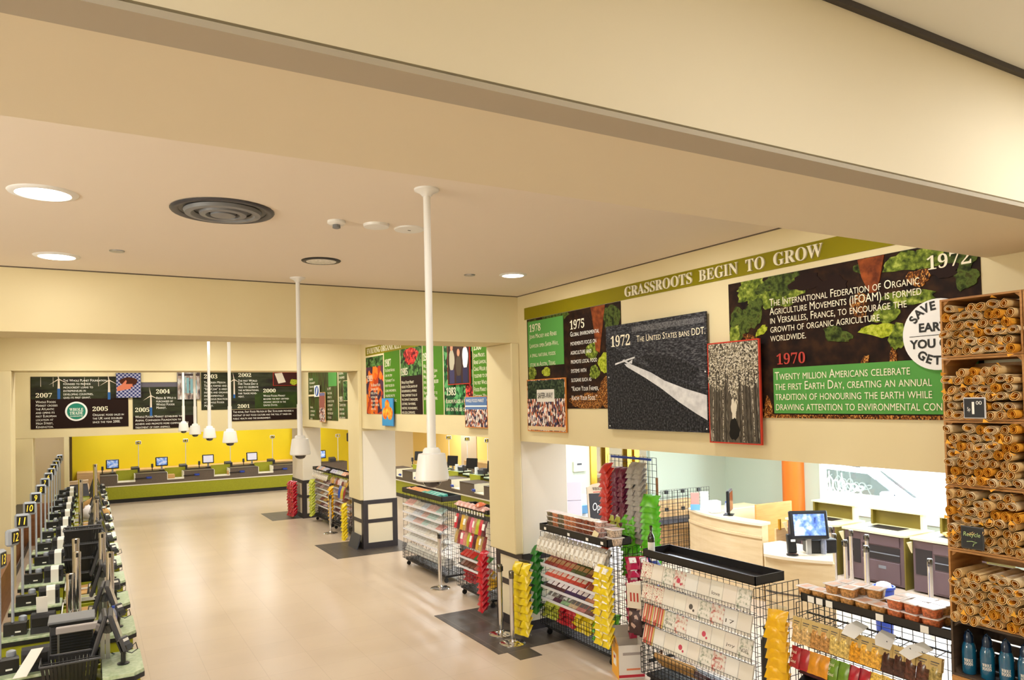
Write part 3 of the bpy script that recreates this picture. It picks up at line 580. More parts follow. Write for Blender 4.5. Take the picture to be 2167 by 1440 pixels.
# far hall, right wall
OLV = M('olive_brown_print', (66, 62, 30), .5, noise=(5, [(48, 36, 22), (72, 76, 34), (60, 90, 44)], (1, 1, .5)))
b = Board('wall_poster', 'wide dark olive poster with a bright green square on the right of the far hall', 'poster', 'X', XW, 19.92, 17.25, 2.78, 4.05, OLV, .008)
b.fill('print_square', 18.0, 17.3, 3.62, 4.04, GREENP, .002); b.fill('print_gap', 19.9, 19.2, 3.4, 3.45, CREAM, .002)
for r_, a, z in ((['Seafood', 'Sustainability', 'Standards', 'are set'], 19.8, 3.9), (['Animal', 'compassion', 'guidelines', 'begin'], 19.75, 3.15), (['In 1997', 'the store', 'opens its', 'doors to the', 'community', 'and gives', 'five percent', 'of sales'], 18.1, 3.6)): b.lines(r_, a, z, .1, .1, sx=1.0)
p = Board('photo_print', 'small white card with a blue oval mark on the olive poster', 'photo', 'X', XW, 19.22, 18.72, 3.38, 3.68, WHITE, .01, .03); p.blob('picture_oval', 18.97, 3.53, .18, .13, M('oval_blue', (40, 80, 160)), 1, rough=.02); p.blob('picture_wave', 18.97, 3.53, .05, .11, WHITE, 2, rough=.02, d=.003, rot=.5)
p = photo('narrow photo print of people before a pavilion on the olive poster', 'X', XW, 18.68, 18.15, 2.73, 3.49, CROWD, KRAFT, .04); p.fill('picture_pavilion', 18.66, 18.17, 3.1, 3.4, M('pavilion_print', (150, 90, 80))); p.fill('picture_roof', 18.66, 18.17, 3.4, 3.47, M('roof_print', (110, 110, 150)))
b = Board('wall_poster', 'narrow dark olive poster nearest the middle pier in the far hall', 'poster', 'X', XW, 17.15, 16.3, 2.84, 4.02, OLV, .008)
b.lines(['Organic', 'standards', 'set'], 17.1, 3.95, .1, .1, sx=1.0); b.text('1993', 17.1, 3.36, .25, .12, serif=True); b.lines(['The first store', 'opens with', 'a new name', 'and a promise'], 17.1, 3.2, .1, .1, sx=.8)
p = photo('small photo print of leaves at the right edge of the narrow olive poster', 'X', XW, 16.65, 16.3, 3.25, 3.72, GRNS, CREAM, .03)
b = Board('wall_poster', 'dark edge of a poster on the left wall of the far hall', 'poster', 'X', XL-.165, 20.4, 17.5, 2.45, 3.3, SOILB, .012); b.o.rotation_euler.z = PI/2; b.o.location = (XL-.175, 17.5, 2.45)
# ------------------------------------------------------------------ row of thirteen checkout lanes on the left
DIGIT = M('led_digit', (255, 220, 60), .5, emit=(255, 216, 70), es=1.6)
GREYH = M('grey_housing', (168, 176, 190), .4)
RED = M('red_ink_label', (150, 50, 40), .5)
INKD = M('printer_body', (58, 58, 62), .45)
def lane_counter():
    t = thing('checkout_counter', 'x', 'checkout counter', (0, 0, 0), 0, 'checkout counters of the left row')
    part('stone_top', MB().bbox(-.82, -.3, -.2, .16, .87, .9, .006), STONE, t); part('edge_band', MB().box(-.825, -.295, -.206, .165, .83, .87), BLACK, t)
    part('end_panel', MB().box(-.8, -.32, -.18, .14, .1, .83), LIME, t)
    b = MB(); pts = [(.08, .05), (.4, .05), (.4, -.56), (.32, -.64), (.08, -.64)]; b.prism(pts, .87, .9, 'Z'); part('stone_top', b, STONE, t)
    b = MB(); b.prism([(.075, .055), (.405, .055), (.405, -.563), (.322, -.646), (.075, -.646)], .83, .87, 'Z'); part('edge_band', b, BLACK, t)
    part('end_panel', MB().box(.1, .37, -.6, .03, .1, .83), LIME, t)
    part('bag_shelf', MB().bbox(-.3, .08, -.74, .06, .74, .775, .004), LIME, t)
    part('shelf_edge', MB().box(-.3, .08, -.752, -.74, .735, .785), WHITE, t)
    part('back_panel', MB().box(-.32, .1, .08, .12, 0, .8), LIME, t)
    part('plinth', MB().box(-.78, .35, -.15, .12, 0, .1), BLACK, t)
    part('shelf_leg', MB().box(-.28, -.24, -.7, -.66, 0, .74), BLACK, t); part('shelf_leg', MB().box(.03, .07, -.7, -.66, 0, .74), BLACK, t)
    return t
def number_sign(n, rz):
    t = thing('number_sign', 'x', 'sign', (0, 0, 0), 0, 'lane number signs')
    part('base_plate', MB().lathe([(.05, .9), (.05, .908), (.016, .916)], 18), GREYH, t, 1)
    part('pole', MB().cyl((0, 0, .9), .014, .95, 12), GREYH, t, 1)
    r = Matrix.Rotation(rz, 4, 'Z')
    h = part('housing', MB().bbox(-.075, .075, -.035, .035, 1.81, 1.98, .02, r), GREYH, t)
    f = part('display', MB().box(-.052, .052, -.0375, -.035, 1.835, 1.955, r), BLACK, h)
    me = textmesh(str(n), DIGIT, fit=(.034 if n < 10 and n != 1 else .014 if n == 1 else .07, .085), shear=.15)
    o = part('numeral', me, None, h, loc=r @ Vector((-.035 if n > 9 else -.017 if n > 1 else -.007, -.039, 1.94)), rot=(0, 0, rz))
    return t
def receipt_printer(strip):
    t = thing('receipt_printer', 'x', 'printer', (0, 0, 0), 0, 'receipt printers on the left row')
    part('body', MB().prism([(-.12, 0), (.1, 0), (.1, .15), (.02, .19), (-.1, .19), (-.12, .16)], -.105, .105, 'X'), INKD, t)
    part('cover', MB().bbox(-.09, .09, -.125, -.118, .07, .16, .004), BLACK, t)
    if strip == 0: part('paper_strip', MB().prism([(.02, .193), (-.1, .193), (-.132, .165), (-.136, .0), (-.132, .0), (-.128, .167), (-.1, .197), (.02, .197)], -.03, .06, 'X'), PAPER, t)
    elif strip == 1: part('paper_strip', MB().prism([(-.02, .19), (-.06, .36), (-.055, .362), (-.012, .19)], -.06, .04, 'X'), PAPER, t)
    else: part('paper_strip', MB().add([(-.03, -.1, .193), (.06, -.1, .193), (-.06, -.26, .012), (-.16, -.26, .012), (-.03, -.1, .196), (.06, -.1, .196), (-.06, -.26, .016), (-.16, -.26, .016)], [(0, 1, 2, 3), (4, 7, 6, 5), (0, 4, 5, 1), (1, 5, 6, 2), (2, 6, 7, 3), (3, 7, 4, 0)]), PAPER, t)
    return t
def desk_terminal():
    t = thing('till_terminal', 'x', 'terminal', (0, 0, 0), 0, 'black till terminals on the left row')
    part('body', MB().prism([(-.1, 0), (.08, 0), (.1, .1), (-.06, .13), (-.1, .12)], -.1, .1, 'X'), BLACK, t)
    part('badge', MB().box(.0, .05, -.103, -.1, .03, .045), PAPER, t)
    part('scanner_head', MB().lathe([(.035, .1), (.04, .13), (.036, .16), (.02, .168)], 16, (.05, .04, 0)), GREYH, t, 1)
    part('cable', MB().tube([(.1, -.03, .03), (.13, -.08, .04), (.16, -.09, .02), (.17, -.04, .006), (.13, .0, .006)], .005, 5), PAPER, t, 1)
    return t
def touchscreen(side):
    """a slab seen almost edge-on; side -1 faces the cashier, +1 the customer"""
    t = thing('touchscreen', 'x', 'screen', (0, 0, 0), 0, 'touchscreens on the left row')
    r = Matrix.Translation((side*.075+.13, 0, 1.13)) @ Matrix.Rotation(side*math.radians(-17), 4, 'Y')
    part('casing', MB().bbox(-.02, .02, -.17, .17, -.2, .2, .012, r), DGREY, t)
    part('screen', MB().box(side*.02, side*.023, -.15, .15, -.16, .17, r), M('dark_screen', (14, 18, 26), .12), t)
    part('hinge', MB().bbox(-side*.05-.02, -side*.05+.02, -.05, .05, .02, .1, .006, r), MGREY, t)
    part('stem', MB().box(.11+side*.021-.018, .11+side*.021+.018, -.03, .03, .775, 1.2), STEEL, t)
    part('cable', MB().tube([(.13+side*.03, .06, .92), (.13+side*.09, .1, .87), (.13+side*.05, .14, .82), (.13, .1, .78)], .006, 5), BLACK, t, 1)
    return t
def card_reader():
    t = thing('card_reader', 'x', 'card reader', (0, 0, 0), 0, 'card readers on the left row')
    part('stand', MB().lathe([(.05, .9), (.05, .91), (.02, .915), (.02, 1.03)], 16), BLACK, t, 1)
    r = Matrix.Translation((.01, -.02, 1.08)) @ Matrix.Rotation(.5, 4, 'Z') @ Matrix.Rotation(math.radians(-25), 4, 'X')
    part('head', MB().bbox(-.05, .05, -.02, .02, -.07, .07, .012, r), DGREY, t); part('label', MB().box(-.032, .032, -.023, -.02, .02, .045, r), PAPER, t)
    part('cradle', MB().bbox(-.06, .06, .02, .035, -.06, .05, .005, r), BLACK, t)
    part('wire_loop', MB().tube([r @ Vector(p) for p in ((.05, 0, -.05), (.11, -.01, -.03), (.1, -.01, -.09), (.03, 0, -.1), (-.02, 0, -.07))], .005, 5), BLACK, t, 1)
    part('key_guard', MB().box(-.04, .04, -.032, -.02, -.055, -.015, r), BLACK, t)
    return t
pc = lane_counter(); pr = [receipt_printer(0), receipt_printer(1), receipt_printer(2)]; pt = desk_terminal(); ps = [touchscreen(-1), touchscreen(1)]; pk = card_reader()
first = {}
def put(proto, loc, label, rz=0):
    if proto.name not in first: first[proto.name] = 1; o = proto; o.location = loc; o.rotation_euler = (0, 0, rz); o['label'] = label; return o
    return clone(proto, loc, (0, 0, rz), label)
for n in range(13, 0, -1):
    y = 9.13+1.28*(12-n); j = random.uniform(-.03, .03)
    w = 'behind the number %d sign' % n if n < 13 else 'nearest us at the bottom left'
    put(pc, (0, y, 0), 'green checkout counter with pale stone tops of the lane marked %d' % n if n < 12 else ('green checkout counter of the lane with the twisted 12 sign' if n == 12 else 'nearest green checkout counter at the bottom left, cut by the frame'))
    s = number_sign(n, {12: 1.0, 13: 1.25}.get(n, random.uniform(-.06, .12))); s.location = (-.695, y-.02, 0)
    s['label'] = 'grey lane number sign on a tall pole showing %d in yellow' % n if n < 12 else ('grey lane sign turned sideways, red digit on its edge, second nearest' if n == 12 else 'grey lane sign at the left edge, seen from its side')
    k = 2 if n == 13 else 1 if n == 12 else 0
    put(pr[k], (-.43, y+.02+j, .9), 'dark receipt printer with a white paper strip on lane %d' % n if n < 12 else ('dark receipt printer with paper standing up from its top' if n == 12 else 'dark receipt printer with a long paper strip hanging diagonally, nearest us'), random.uniform(-.1, .1))
    put(pt, (-.72+.14, y+.08, .9) if 0 else (-.64+j, y+.03, .9), 'black till terminal with a grey scanner head on lane %d' % n if n < 12 else ('black till terminal by the foot of the twisted 12 sign' if n == 12 else 'black till terminal cut by the left frame edge'), random.uniform(-.1, .15))
    for q, sd in ((0, -1), (1, 1)):
        put(ps[q], (0, y-.05+j, 0), ('dark touchscreen leaning left on lane %d, seen edge-on' if sd < 0 else 'dark touchscreen leaning right on lane %d, seen edge-on') % n if n < 12 else ('dark touchscreen leaning %s, %s' % ('left' if sd < 0 else 'right', 'second nearest pair of its row' if n == 12 else 'nearest pair of its row')), random.uniform(-.12, .12))
    put(pk, (.27+j, y-.34, 0), 'small card reader on a black stand at the aisle end of lane %d' % n if n < 12 else ('small card reader beside the water bottle, second nearest of its row' if n == 12 else 'nearest card reader, tilted, with a wire loop at the aisle'), random.uniform(-.4, .4))
# loose things on the lanes
def post(x, y, z0, z1, label, group, r=.04):
    t = thing('chrome_post', label, 'post', (x, y, z0), 0, group)
    part('tube', MB().cyl((0, 0, 0), r, z1-z0-.02, 20), CHROME, t, 1); part('cap', MB().lathe([(r*1.06, z1-z0-.06), (r*1.06, z1-z0), (.001, z1-z0+.004)], 20), CHROME if r < .05 else BLACK, t, 1)
    part('belt_slot', MB().box(-.012, .012, -r*1.12, -r*.9, z1-z0-.055, z1-z0-.008), BLACK, t)
G = 'chrome posts between the left lanes'
post(-.2, 9.56, 0, 1.37, 'thick chrome post nearest us, left of the pair before the baskets', G); post(-.13, 9.57, 0, 1.6, 'taller thick chrome post beside the nearest one, before the baskets', G, .036); post(-.16, 10.75, 0, 1.57, 'thick chrome post third nearest in the left file, before the baskets', G)
post(.13, 10.75, 0, 1.61, 'thick chrome post right of the basket stack, farther one', G); post(.19, 9.56, 0, 1.56, 'thick chrome post right of the basket stack, nearer one', G)
post(-.16, 16.9, 0, 1.8, 'tall chrome post standing far down the left lanes', G); post(.09, 14.4, 0, 1.65, 'tall chrome post beside the row of dark screens', G); post(.1, 18.2, 0, 2.0, 'tallest black-capped post at the far end of the left lanes', G)
BASK = M('black_basket', (26, 25, 28), .45)
def basket(loc, label, w=.42, d=.3):
    t = thing('shopping_basket', label, 'basket', loc, 0, 'black shopping baskets')
    b = MB(); a = [(-w/2, -d/2), (w/2, -d/2), (w/2, d/2), (-w/2, d/2)]; c = [(x*.86, y*.82) for x, y in a]
    for i in range(4):
        (x0, y0), (x1, y1), (u0, v0), (u1, v1) = a[i], a[(i+1) % 4], c[i], c[(i+1) % 4]; n = 14
        for k in range(n):
            f, g = k/n, (k+.8)/n; L = lambda p, q, s: p+(q-p)*s; o = .012 if k % 1 == 0 else 0
            b.add([(L(u0, u1, f), L(v0, v1, f), .01), (L(u0, u1, g), L(v0, v1, g), .01), (L(x0, x1, g), L(y0, y1, g), .225), (L(x0, x1, f), L(y0, y1, f), .225)], [(0, 1, 2, 3)])
            b.add([(L(u0, u1, g)*.97, L(v0, v1, g)*.97, .01), (L(u0, u1, f+1/n)*.97, L(v0, v1, f+1/n)*.97, .01), (L(x0, x1, f+1/n)*.97, L(y0, y1, f+1/n)*.97, .225), (L(x0, x1, g)*.97, L(y0, y1, g)*.97, .225)], [(0, 1, 2, 3)])
    b.box(-w*.43, w*.43, -d*.41, d*.41, 0, .012); part('body', b, BASK, t)
    r = MB(); r.tube([(x*1.02, y*1.02, .23) for x, y in a], .011, 6, True); part('rim', r, M('basket_rim', (70, 70, 76), .35), t)
    part('handle', MB().tube([(-w*.5, 0, .235), (-w*.48, -d*.42, .243), (w*.48, -d*.42, .243), (w*.5, 0, .235)], .006, 5), BLACK, t, 1)
    return t
for k in range(7): basket((-.09, 12.03, .085+.2*k), ['black shopping basket at the bottom of the tall stack', 'black basket second from the bottom of the tall stack', 'black basket third from the bottom of the tall stack', 'black basket in the middle of the tall stack', 'black basket third from the top of the tall stack', 'black basket second from the top of the tall stack', 'topmost black shopping basket of the tall stack'][k], .46, .34)
single('basket_dolly', MB().bbox(-.2, .2, -.13, .13, 0, .085, .01), BLACK, 'low black dolly under the tall basket stack', 'dolly', (-.09, 12.03, 0))
basket((-.16, 7.6, .775), 'black shopping basket alone at the bottom left corner, behind the grey bar', .44, .3)
t = thing('vented_unit', 'dark unit with a slatted front under a grey top board, at the bottom left', 'till unit', (-.165, 8.42, .775))
part('casing', MB().bbox(-.185, .185, 0, .3, 0, .32, .008), DGREY, t); v = MB()
for k in range(8): part('vent_slat', MB().box(-.17, .17, -.012, 0, .03+k*.027, .045+k*.027), BLACK, t)
part('top_board', MB().bbox(-.2, .2, -.02, .3, .335, .365, .006), MGREY, t); part('top_strip', MB().box(-.19, .19, -.024, -.02, .325, .345), BLACK, t); part('support', MB().box(-.15, .15, .1, .2, .32, .336), BLACK, t)
t = thing('bag_stand', 'light grey flat bar on a thin upright rod before the slatted unit', 'stand', (-.1, 8.2, .775))
part('bar', MB().bbox(-.19, .27, -.03, .03, .3, .36, .006), M('light_grey_metal', (176, 168, 168), .4), t); part('rod', MB().cyl((-.17, 0, -.775), .009, 1.085, 8), STEEL, t, 1); part('foot', MB().cyl((-.17, 0, -.775), .06, .01, 12), STEEL, t)
t = thing('water_bottle', 'clear plastic water bottle with a blue cap on a lane counter', 'bottle', (.2, 8.72, .9))
part('body', MB().lathe([(.03, 0), (.034, .01), (.034, .06), (.03, .07), (.034, .08), (.034, .15), (.03, .18), (.014, .215), (.013, .225)], 18), M('clear_pet', (205, 210, 235), .1, alpha=.45), t, 1)
part('cap', MB().cyl((0, 0, .222), .016, .022, 14), BLUE, t, 1); part('label', MB().lathe([(.0348, .085), (.0348, .14)], 18, cap=False), M('lilac_label', (150, 140, 210)), t)
for i, (x, y, z, r, l) in enumerate(((-.12, 9.02, .782, .3, 'flat brown paper bag lying open on a bag shelf, nearest one'), (-.02, 9.0, .79, -.3, 'flat brown paper bag lying slanted across the nearest one'), (-.1, 14.2, .782, .1, 'flat brown sheet lying far down the left lanes'), (-.12, 15.5, .782, -.1, 'farther flat brown sheet lying on the left lanes'))):
    b = MB(); b.prism([(-.16, -.12), (.14, -.14), (.17, .1), (.02, .16), (-.15, .12)], 0, .008, 'Z')
    b2 = single('paper_bag', b, KRAFT, l, 'paper bag', (x, y, z), (.05, -.04, r), 'flat paper bags on the lanes')
t = thing('bag_tray', 'clear acrylic tray with white edges holding brown bags between two lanes', 'tray', (-.1, 9.02, .776))
t.location.z = .776; part('side_wall', MB().box(-.2, -.196, -.22, .2, 0, .12), CLEAR, t); part('side_wall', MB().box(.176, .18, -.22, .0, 0, .12), CLEAR, t); part('edge_strip', MB().box(-.203, -.193, -.22, .2, .12, .126), WHITE, t); part('edge_strip', MB().box(-.2, .18, .2, .206, .1, .12), WHITE, t)
TRAYE = M('tray_edge', (236, 234, 230), .3)
for n in (11, 10, 9, 8, 7, 6, 5, 4):
    y = 9.13+1.28*(12-n)
    t = thing('bag_tray', 'clear acrylic tray with white edges on the bag shelf of lane %d' % n, 'tray', (-.11, y-.36, .776), 0, 'acrylic trays on the bag shelves')
    part('side_wall', MB().box(-.18, -.176, -.3, .3, 0, .1), CLEAR, t); part('side_wall', MB().box(.156, .16, -.3, .3, 0, .1), CLEAR, t); part('edge_strip', MB().box(-.184, -.172, -.3, .3, .1, .108), TRAYE, t); part('edge_strip', MB().box(-.18, .16, -.304, -.296, 0, .02), TRAYE, t); part('edge_strip', MB().box(-.18, .16, -.02, .0, .03, .05), TRAYE, t)
    if n not in (9, 8):
        for q in range(2):
            b = MB(); b.prism([(-.13, -.12), (.12, -.14), (.13, .1), (.02, .15), (-.12, .12)], 0, .008, 'Z')
            single('paper_bag', b, KRAFT, 'flat brown paper bag in the acrylic tray of lane %d, %s one' % (n, ['lower', 'upper'][q]), 'paper bag', (-.1+.03*q, y-.42+.16*q, .785+.014*q), (.04, -.05, random.uniform(-.4, .4)), 'flat paper bags on the lanes')
    t = thing('pin_pad', 'small dark pin pad standing under the screens of lane %d' % n, 'pin pad', (.0, y-.62, .776), -.5, 'pin pads under the screens'); part('body', MB().bbox(-.05, .05, -.02, .02, 0, .15, .01, Matrix.Rotation(-.3, 4, 'X')), DGREY, t); part('display', MB().box(-.03, .03, -.023, -.019, .1, .135, Matrix.Rotation(-.3, 4, 'X')), PAPER, t)
def lump(name, loc, s, mat, label, cat, seed, group=None):
    r = random.Random(seed); b = MB(); n, m = 12, 7; vs = []; fs = []
    for k in range(m):
        ph = PI*k/(m-1)
        for i in range(n):
            q = 1+r.uniform(-.18, .18); vs.append((s[0]*math.sin(ph)*math.cos(2*PI*i/n)*q, s[1]*math.sin(ph)*math.sin(2*PI*i/n)*q, s[2]*(1-math.cos(ph))*.5*(1+r.uniform(-.1, .1))))
    for k in range(m-1):
        for i in range(n): fs.append((k*n+i, k*n+(i+1) % n, (k+1)*n+(i+1) % n, (k+1)*n+i))
    b.add(vs, fs); return single(name, b, mat, label, cat, loc, (0, 0, 0), group, smooth=60)
PLASTIC = M('white_film', (236, 230, 236), .25)
lump('plastic_bag', (-.1, 15.1, .78), (.16, .14, .2), PLASTIC, 'crumpled white plastic bag behind the basket stack', 'bag', 1)
lump('plastic_bag', (-.02, 18.6, .78), (.16, .14, .3), PLASTIC, 'crumpled white plastic bag far down the left lanes', 'bag', 2)
lump('paper_bag', (.1, 19.6, .8), (.26, .12, .34), KRAFT, 'crumpled brown paper bag at the far end of the left lanes', 'paper bag', 3)
lump('paper_bag', (.27, 17.4, .9), (.1, .1, .22), KRAFT, 'smaller crumpled brown bag at the aisle end of a far lane', 'paper bag', 4)
t = thing('sandwich_board', 'dark chalkboard A-frame standing beyond the far end of the left lanes', 'sandwich board', (-.34, 24.6, 0), .5)
for s, l in ((-1, 0), (1, 1)):
    r = Matrix.Translation((0, s*.18, .5)) @ Matrix.Rotation(s*math.radians(18), 4, 'X'); part('board', MB().bbox(-.3, .3, -.015, .015, -.5, .55, .006, r), DGREY, t); part('frame', MB().box(-.33, -.3, -.02, .02, -.5, .6, r).box(.3, .33, -.02, .02, -.5, .6, r).box(-.33, .33, -.02, .02, .55, .66, r), M('pale_frame', (214, 190, 160)), t)
# ------------------------------------------------------------------ checkout benches: far one and the one to the right
ICE = M('lit_screen', (120, 160, 230), .4, emit=(150, 190, 255), es=.9, noise=(9, [(30, 60, 150), (120, 160, 230), (240, 244, 255)]))
PINKS = M('lit_screen_pale', (220, 220, 235), .4, emit=(225, 222, 240), es=.8)
for mm in (ICE,):
    nt = mm.node_tree; cr = [n for n in nt.nodes if n.type == 'VALTORGB'][0]; nt.links.new(cr.outputs[0], nt.nodes['Principled BSDF'].inputs['Emission Color'])
WHITEDGE = M('white_edge_strip', (240, 234, 214), .4)
BENCHTOP = M('brown_bench_laminate', (92, 80, 68), .45, noise=(30, (104, 90, 76)))
def bench(loc, rz, L, bays, label):
    t = thing('checkout_bench', label, 'counter', loc, rz)
    part('plinth', MB().box(0, L, .05, .6, 0, .13), BLACK, t); part('front_panel', MB().box(0, L, .02, .6, .13, .55), LIME, t)
    part('edge_strip', MB().box(0, L, 0, .6, .55, .585), WHITEDGE, t)
    x = 0
    for k, (a, b) in enumerate(bays+[(L, L)]):
        part('front_band', MB().box(x, a, .005, .6, .585, .92), BENCHTOP, t); part('cap_strip', MB().box(x, a, -.002, .6, .92, .935), M('dark_cap', (70, 58, 48)), t)
        if b > a:
            part('bay_floor', MB().box(a, b, 0, .6, .68, .705), WHITEDGE, t); part('bay_front', MB().box(a, b, .005, .6, .585, .68), BENCHTOP, t)
            part('bay_back', MB().box(a-.02, b+.1, .6, .62, .585, 1.05), LIME, t); part('bay_side', MB().box(a, a+.02, 0, .6, .705, .93), WHITEDGE, t); part('bay_side', MB().box(b-.02, b, 0, .6, .705, .93), WHITEDGE, t)
        x = b
    return t
def monitor(loc, rz, label, mat, group, sc=1.0, tilt=-.12):
    t = thing('till_monitor', label, 'monitor', loc, rz, group)
    r = Matrix.Translation((0, 0, .3)) @ Matrix.Rotation(tilt, 4, 'X')
    part('casing', MB().bbox(-.2, .2, -.02, .03, -.16, .16, .015, r), BLACK, t); part('screen', MB().box(-.165, .165, -.023, -.02, -.125, .125, r), mat, t)
    part('post', MB().box(-.03, .03, .0, .04, 0, .2), STEEL, t); part('foot', MB().cyl((0, .02, 0), .09, .012, 16), BLACK, t)
    part('pole_display', MB().bbox(-.34, -.27, -.03, .03, .1, .24, .01), DGREY, t); part('display_stem', MB().cyl((-.305, 0, 0), .015, .1, 8), BLACK, t)
    return t
def box_printer(loc, rz, label, group):
    t = thing('till_printer', label, 'printer', loc, rz, group)
    part('body', MB().prism([(-.1, 0), (.12, 0), (.1, .17), (-.12, .12)], -.12, .12, 'X'), DGREY, t); part('paper_slot', MB().box(-.08, .08, -.02, .02, .138, .146), BLACK, t); return t
def small_sign(loc, rz, label, txt, group):
    t = thing('number_sign', label, 'sign', loc, rz, group)
    part('pole', MB().cyl((0, 0, 0), .012, .95, 8), WHITE, t, 1); h = part('housing', MB().bbox(-.09, .09, -.03, .03, .93, 1.06, .02), WHITE, t)
    part('display', MB().box(-.07, .07, -.033, -.03, .95, 1.04), BLACK, h); part('numeral', textmesh(txt, DIGIT, fit=(.1, .07)), None, h, loc=(-.05, -.034, 1.03)); return t
LB = 8.4
bays = [(.5+1.52*k, 1.04+1.52*k) for k in range(5)]
bench((.3, 28, 0), 0, LB, bays, 'long green and brown checkout bench under the yellow wall')
t = thing('back_bench', 'brown bench with a pale wood ledge behind it along the yellow wall', 'counter', (.3, 28.75, 0))
part('body', MB().box(0, 6.9, 0, .55, 0, .94), BENCHTOP, t); part('top', MB().box(0, 6.9, -.01, .55, .94, .965), M('dark_cap'), t)
single('wall_ledge', MB().bbox(-.4, 7.2, 30.2, 31, 0, .93, .01), WOOD, 'pale wood ledge running along the foot of the yellow wall', 'ledge')
for k in range(4):
    p = ['leftmost', 'second from the left', 'third from the left', 'rightmost'][k]; X = .68+1.54*k
    monitor((X, 28.85, .965), 0, '%s lit monitor on the far bench under the yellow wall' % p.capitalize(), ICE if k < 2 else PINKS, 'monitors on the far bench')
    box_printer((X+.7, 28.9, .965), .15, 'small dark printer on the far bench, %s' % p, 'printers on the far bench')
    small_sign((X+.82, 29.15, .965), 0, 'white lane sign on a pole before the yellow wall, %s' % p, str(14+k), 'lane signs of the far bench')
    t = thing('belt_handle', 'black bar with a blue tag on the far bench, %s' % p, 'handle', (1.5+1.52*k, 28, .78), 0, 'bars on the far bench'); part('bar', MB().tube([(-.18, -.03, 0), (.2, -.03, .01)], .016, 6), BLACK, t); part('bracket', MB().box(-.15, -.12, -.03, .005, -.012, .012), BLACK, t); part('blue_tag', MB().bbox(.16, .34, -.04, .0, -.02, .05, .01), BLUE, t)
monitor((7.75, 28.3, .935), 0, 'lit monitor on the far bench, seen right of the far pier', ICE, 'monitors on the far bench'); box_printer((8.2, 28.3, .935), 0, 'small dark printer beyond the striped snack rack tops', 'printers on the far bench'); small_sign((8.45, 28.35, .935), 0, 'white lane sign on a pole right of the far pier', '18', 'lane signs of the far bench')
for k, (x, l) in enumerate(((2.75, 'small parcel in the second bay of the far bench'), (4.75, 'small parcel in the third bay of the far bench'))): single('parcel', MB().bbox(-.13, .13, -.1, .1, 0, .14, .01), KRAFT, l, 'parcel', (x-.3, 28.25, .705))
t = thing('hanging_screen', 'dark flat screen hung under the bulkhead right of the far pier', 'screen', (6.25, 19.2, 2.3)); part('casing', MB().bbox(-.28, .28, -.05, .05, -.13, .1, .02), DGREY, t); part('display', MB().box(-.2, .2, -.053, -.05, -.05, .01), DIGIT, t); part('bracket', MB().box(-.03, .03, -.02, .02, .1, .9), BLACK, t)
# right hand bench of the middle hall
RB = [(.9+1.45*k, 1.45+1.45*k) for k in range(5)]
bench((9.0, 24.4, 0), -PI/2, 8.2, RB, 'long brown and green checkout bench seen through the middle opening')
t = thing('back_bench', 'dark bench with a pale wood ledge along the pale yellow wall', 'counter', (11.7, 24.2, 0), -PI/2); part('body', MB().box(0, 8, 0, .4, 0, .8), BENCHTOP, t); part('ledge', MB().box(0, 8, .2, .79, .8, 1.0), WOOD, t)
for k in range(6):
    y = 23.6-1.35*k; p = ['farthest', 'second farthest', 'third farthest', 'third nearest', 'second nearest', 'nearest'][k]
    t = thing('till_table', 'small green till table behind the right bench, %s' % p, 'table', (9.75, y, 0), -PI/2, 'till tables behind the right bench')
    part('panel', MB().box(-.3, .3, .1, .5, 0, .96), LIME, t); part('top', MB().bbox(-.38, .38, 0, .6, .96, 1.0, .008), STONE, t); part('edge_band', MB().box(-.385, .385, -.004, .604, .93, .96), BLACK, t)
    monitor((9.95, y+.15, 1.0), -PI/2+.5, 'dark monitor turned away on the till tables, %s' % p, BLACK, 'monitors on the till tables'); box_printer((10.12, y-.2, 1.0), -1.2, 'small dark printer on the till tables, %s' % p, 'printers on the till tables')
    t = thing('paper_roll_box', 'upright white receipt box on the till tables, %s' % p, 'box', (9.98, y-.02-.08, 1.0), 0, 'white boxes on the till tables'); part('box', MB().bbox(-.04, .04, -.06, .06, 0, .2, .008), WHITE, t)
    if k in (1, 2, 3, 4): small_sign((10.25, y-.32, 1.0), -.6, 'white lane sign on a pole before the pale yellow wall, %s' % ['', 'leftmost', 'second from the left', 'third from the left', 'rightmost'][k], str(24-k), 'lane signs of the right bench')
    t = thing('belt_handle', 'blue tag on the front of the right bench, %s' % p, 'handle', (9.0, y-.5, .75), -PI/2, 'bars on the right bench'); part('blue_tag', MB().bbox(-.08, .08, -.04, .0, -.02, .05, .01), BLUE, t); part('bar', MB().tube([(-.16, -.02, 0), (.1, -.02, 0)], .012, 6), BLACK, t)
# ------------------------------------------------------------------ goods: shapes shared by many
def pillow(w, h, t, seed, n=6, crimp=.02):
    """a puffed packet standing in the XZ plane, top centre at the origin, front to -y"""
    r = random.Random(seed); b = MB(); vs = []; fs = []
    for sd in (-1, 1):
        for j in range(n+1):
            for i in range(n+1):
                u, v = i/n, j/n; e = (math.sin(PI*u)**.55)*(math.sin(PI*min(1, max(0, (v-.06)/.88)))**.6) if .06 < v < .94 else 0
                x = (u-.5)*w*(1-.07*math.sin(PI*v)); z = -v*h+(.012*w*math.sin(9*u*PI) if j in (0, n) else 0)
                vs.append((x+r.uniform(-.02, .02)*w*(e > 0), sd*t*.5*e*(1+r.uniform(-.22, .22)), z))
    m = (n+1)**2
    for s in (0, 1):
        for j in range(n):
            for i in range(n):
                a = s*m+j*(n+1)+i; q = (a, a+1, a+n+2, a+n+1); fs.append(q[::-1] if s == 0 else q)
    return b.add(vs, fs)
def foil(name, c, c2=None, rough=.28): return M(name, c, rough, noise=(14, c2 or tuple(int(v*.8) for v in c)), spec=.6)
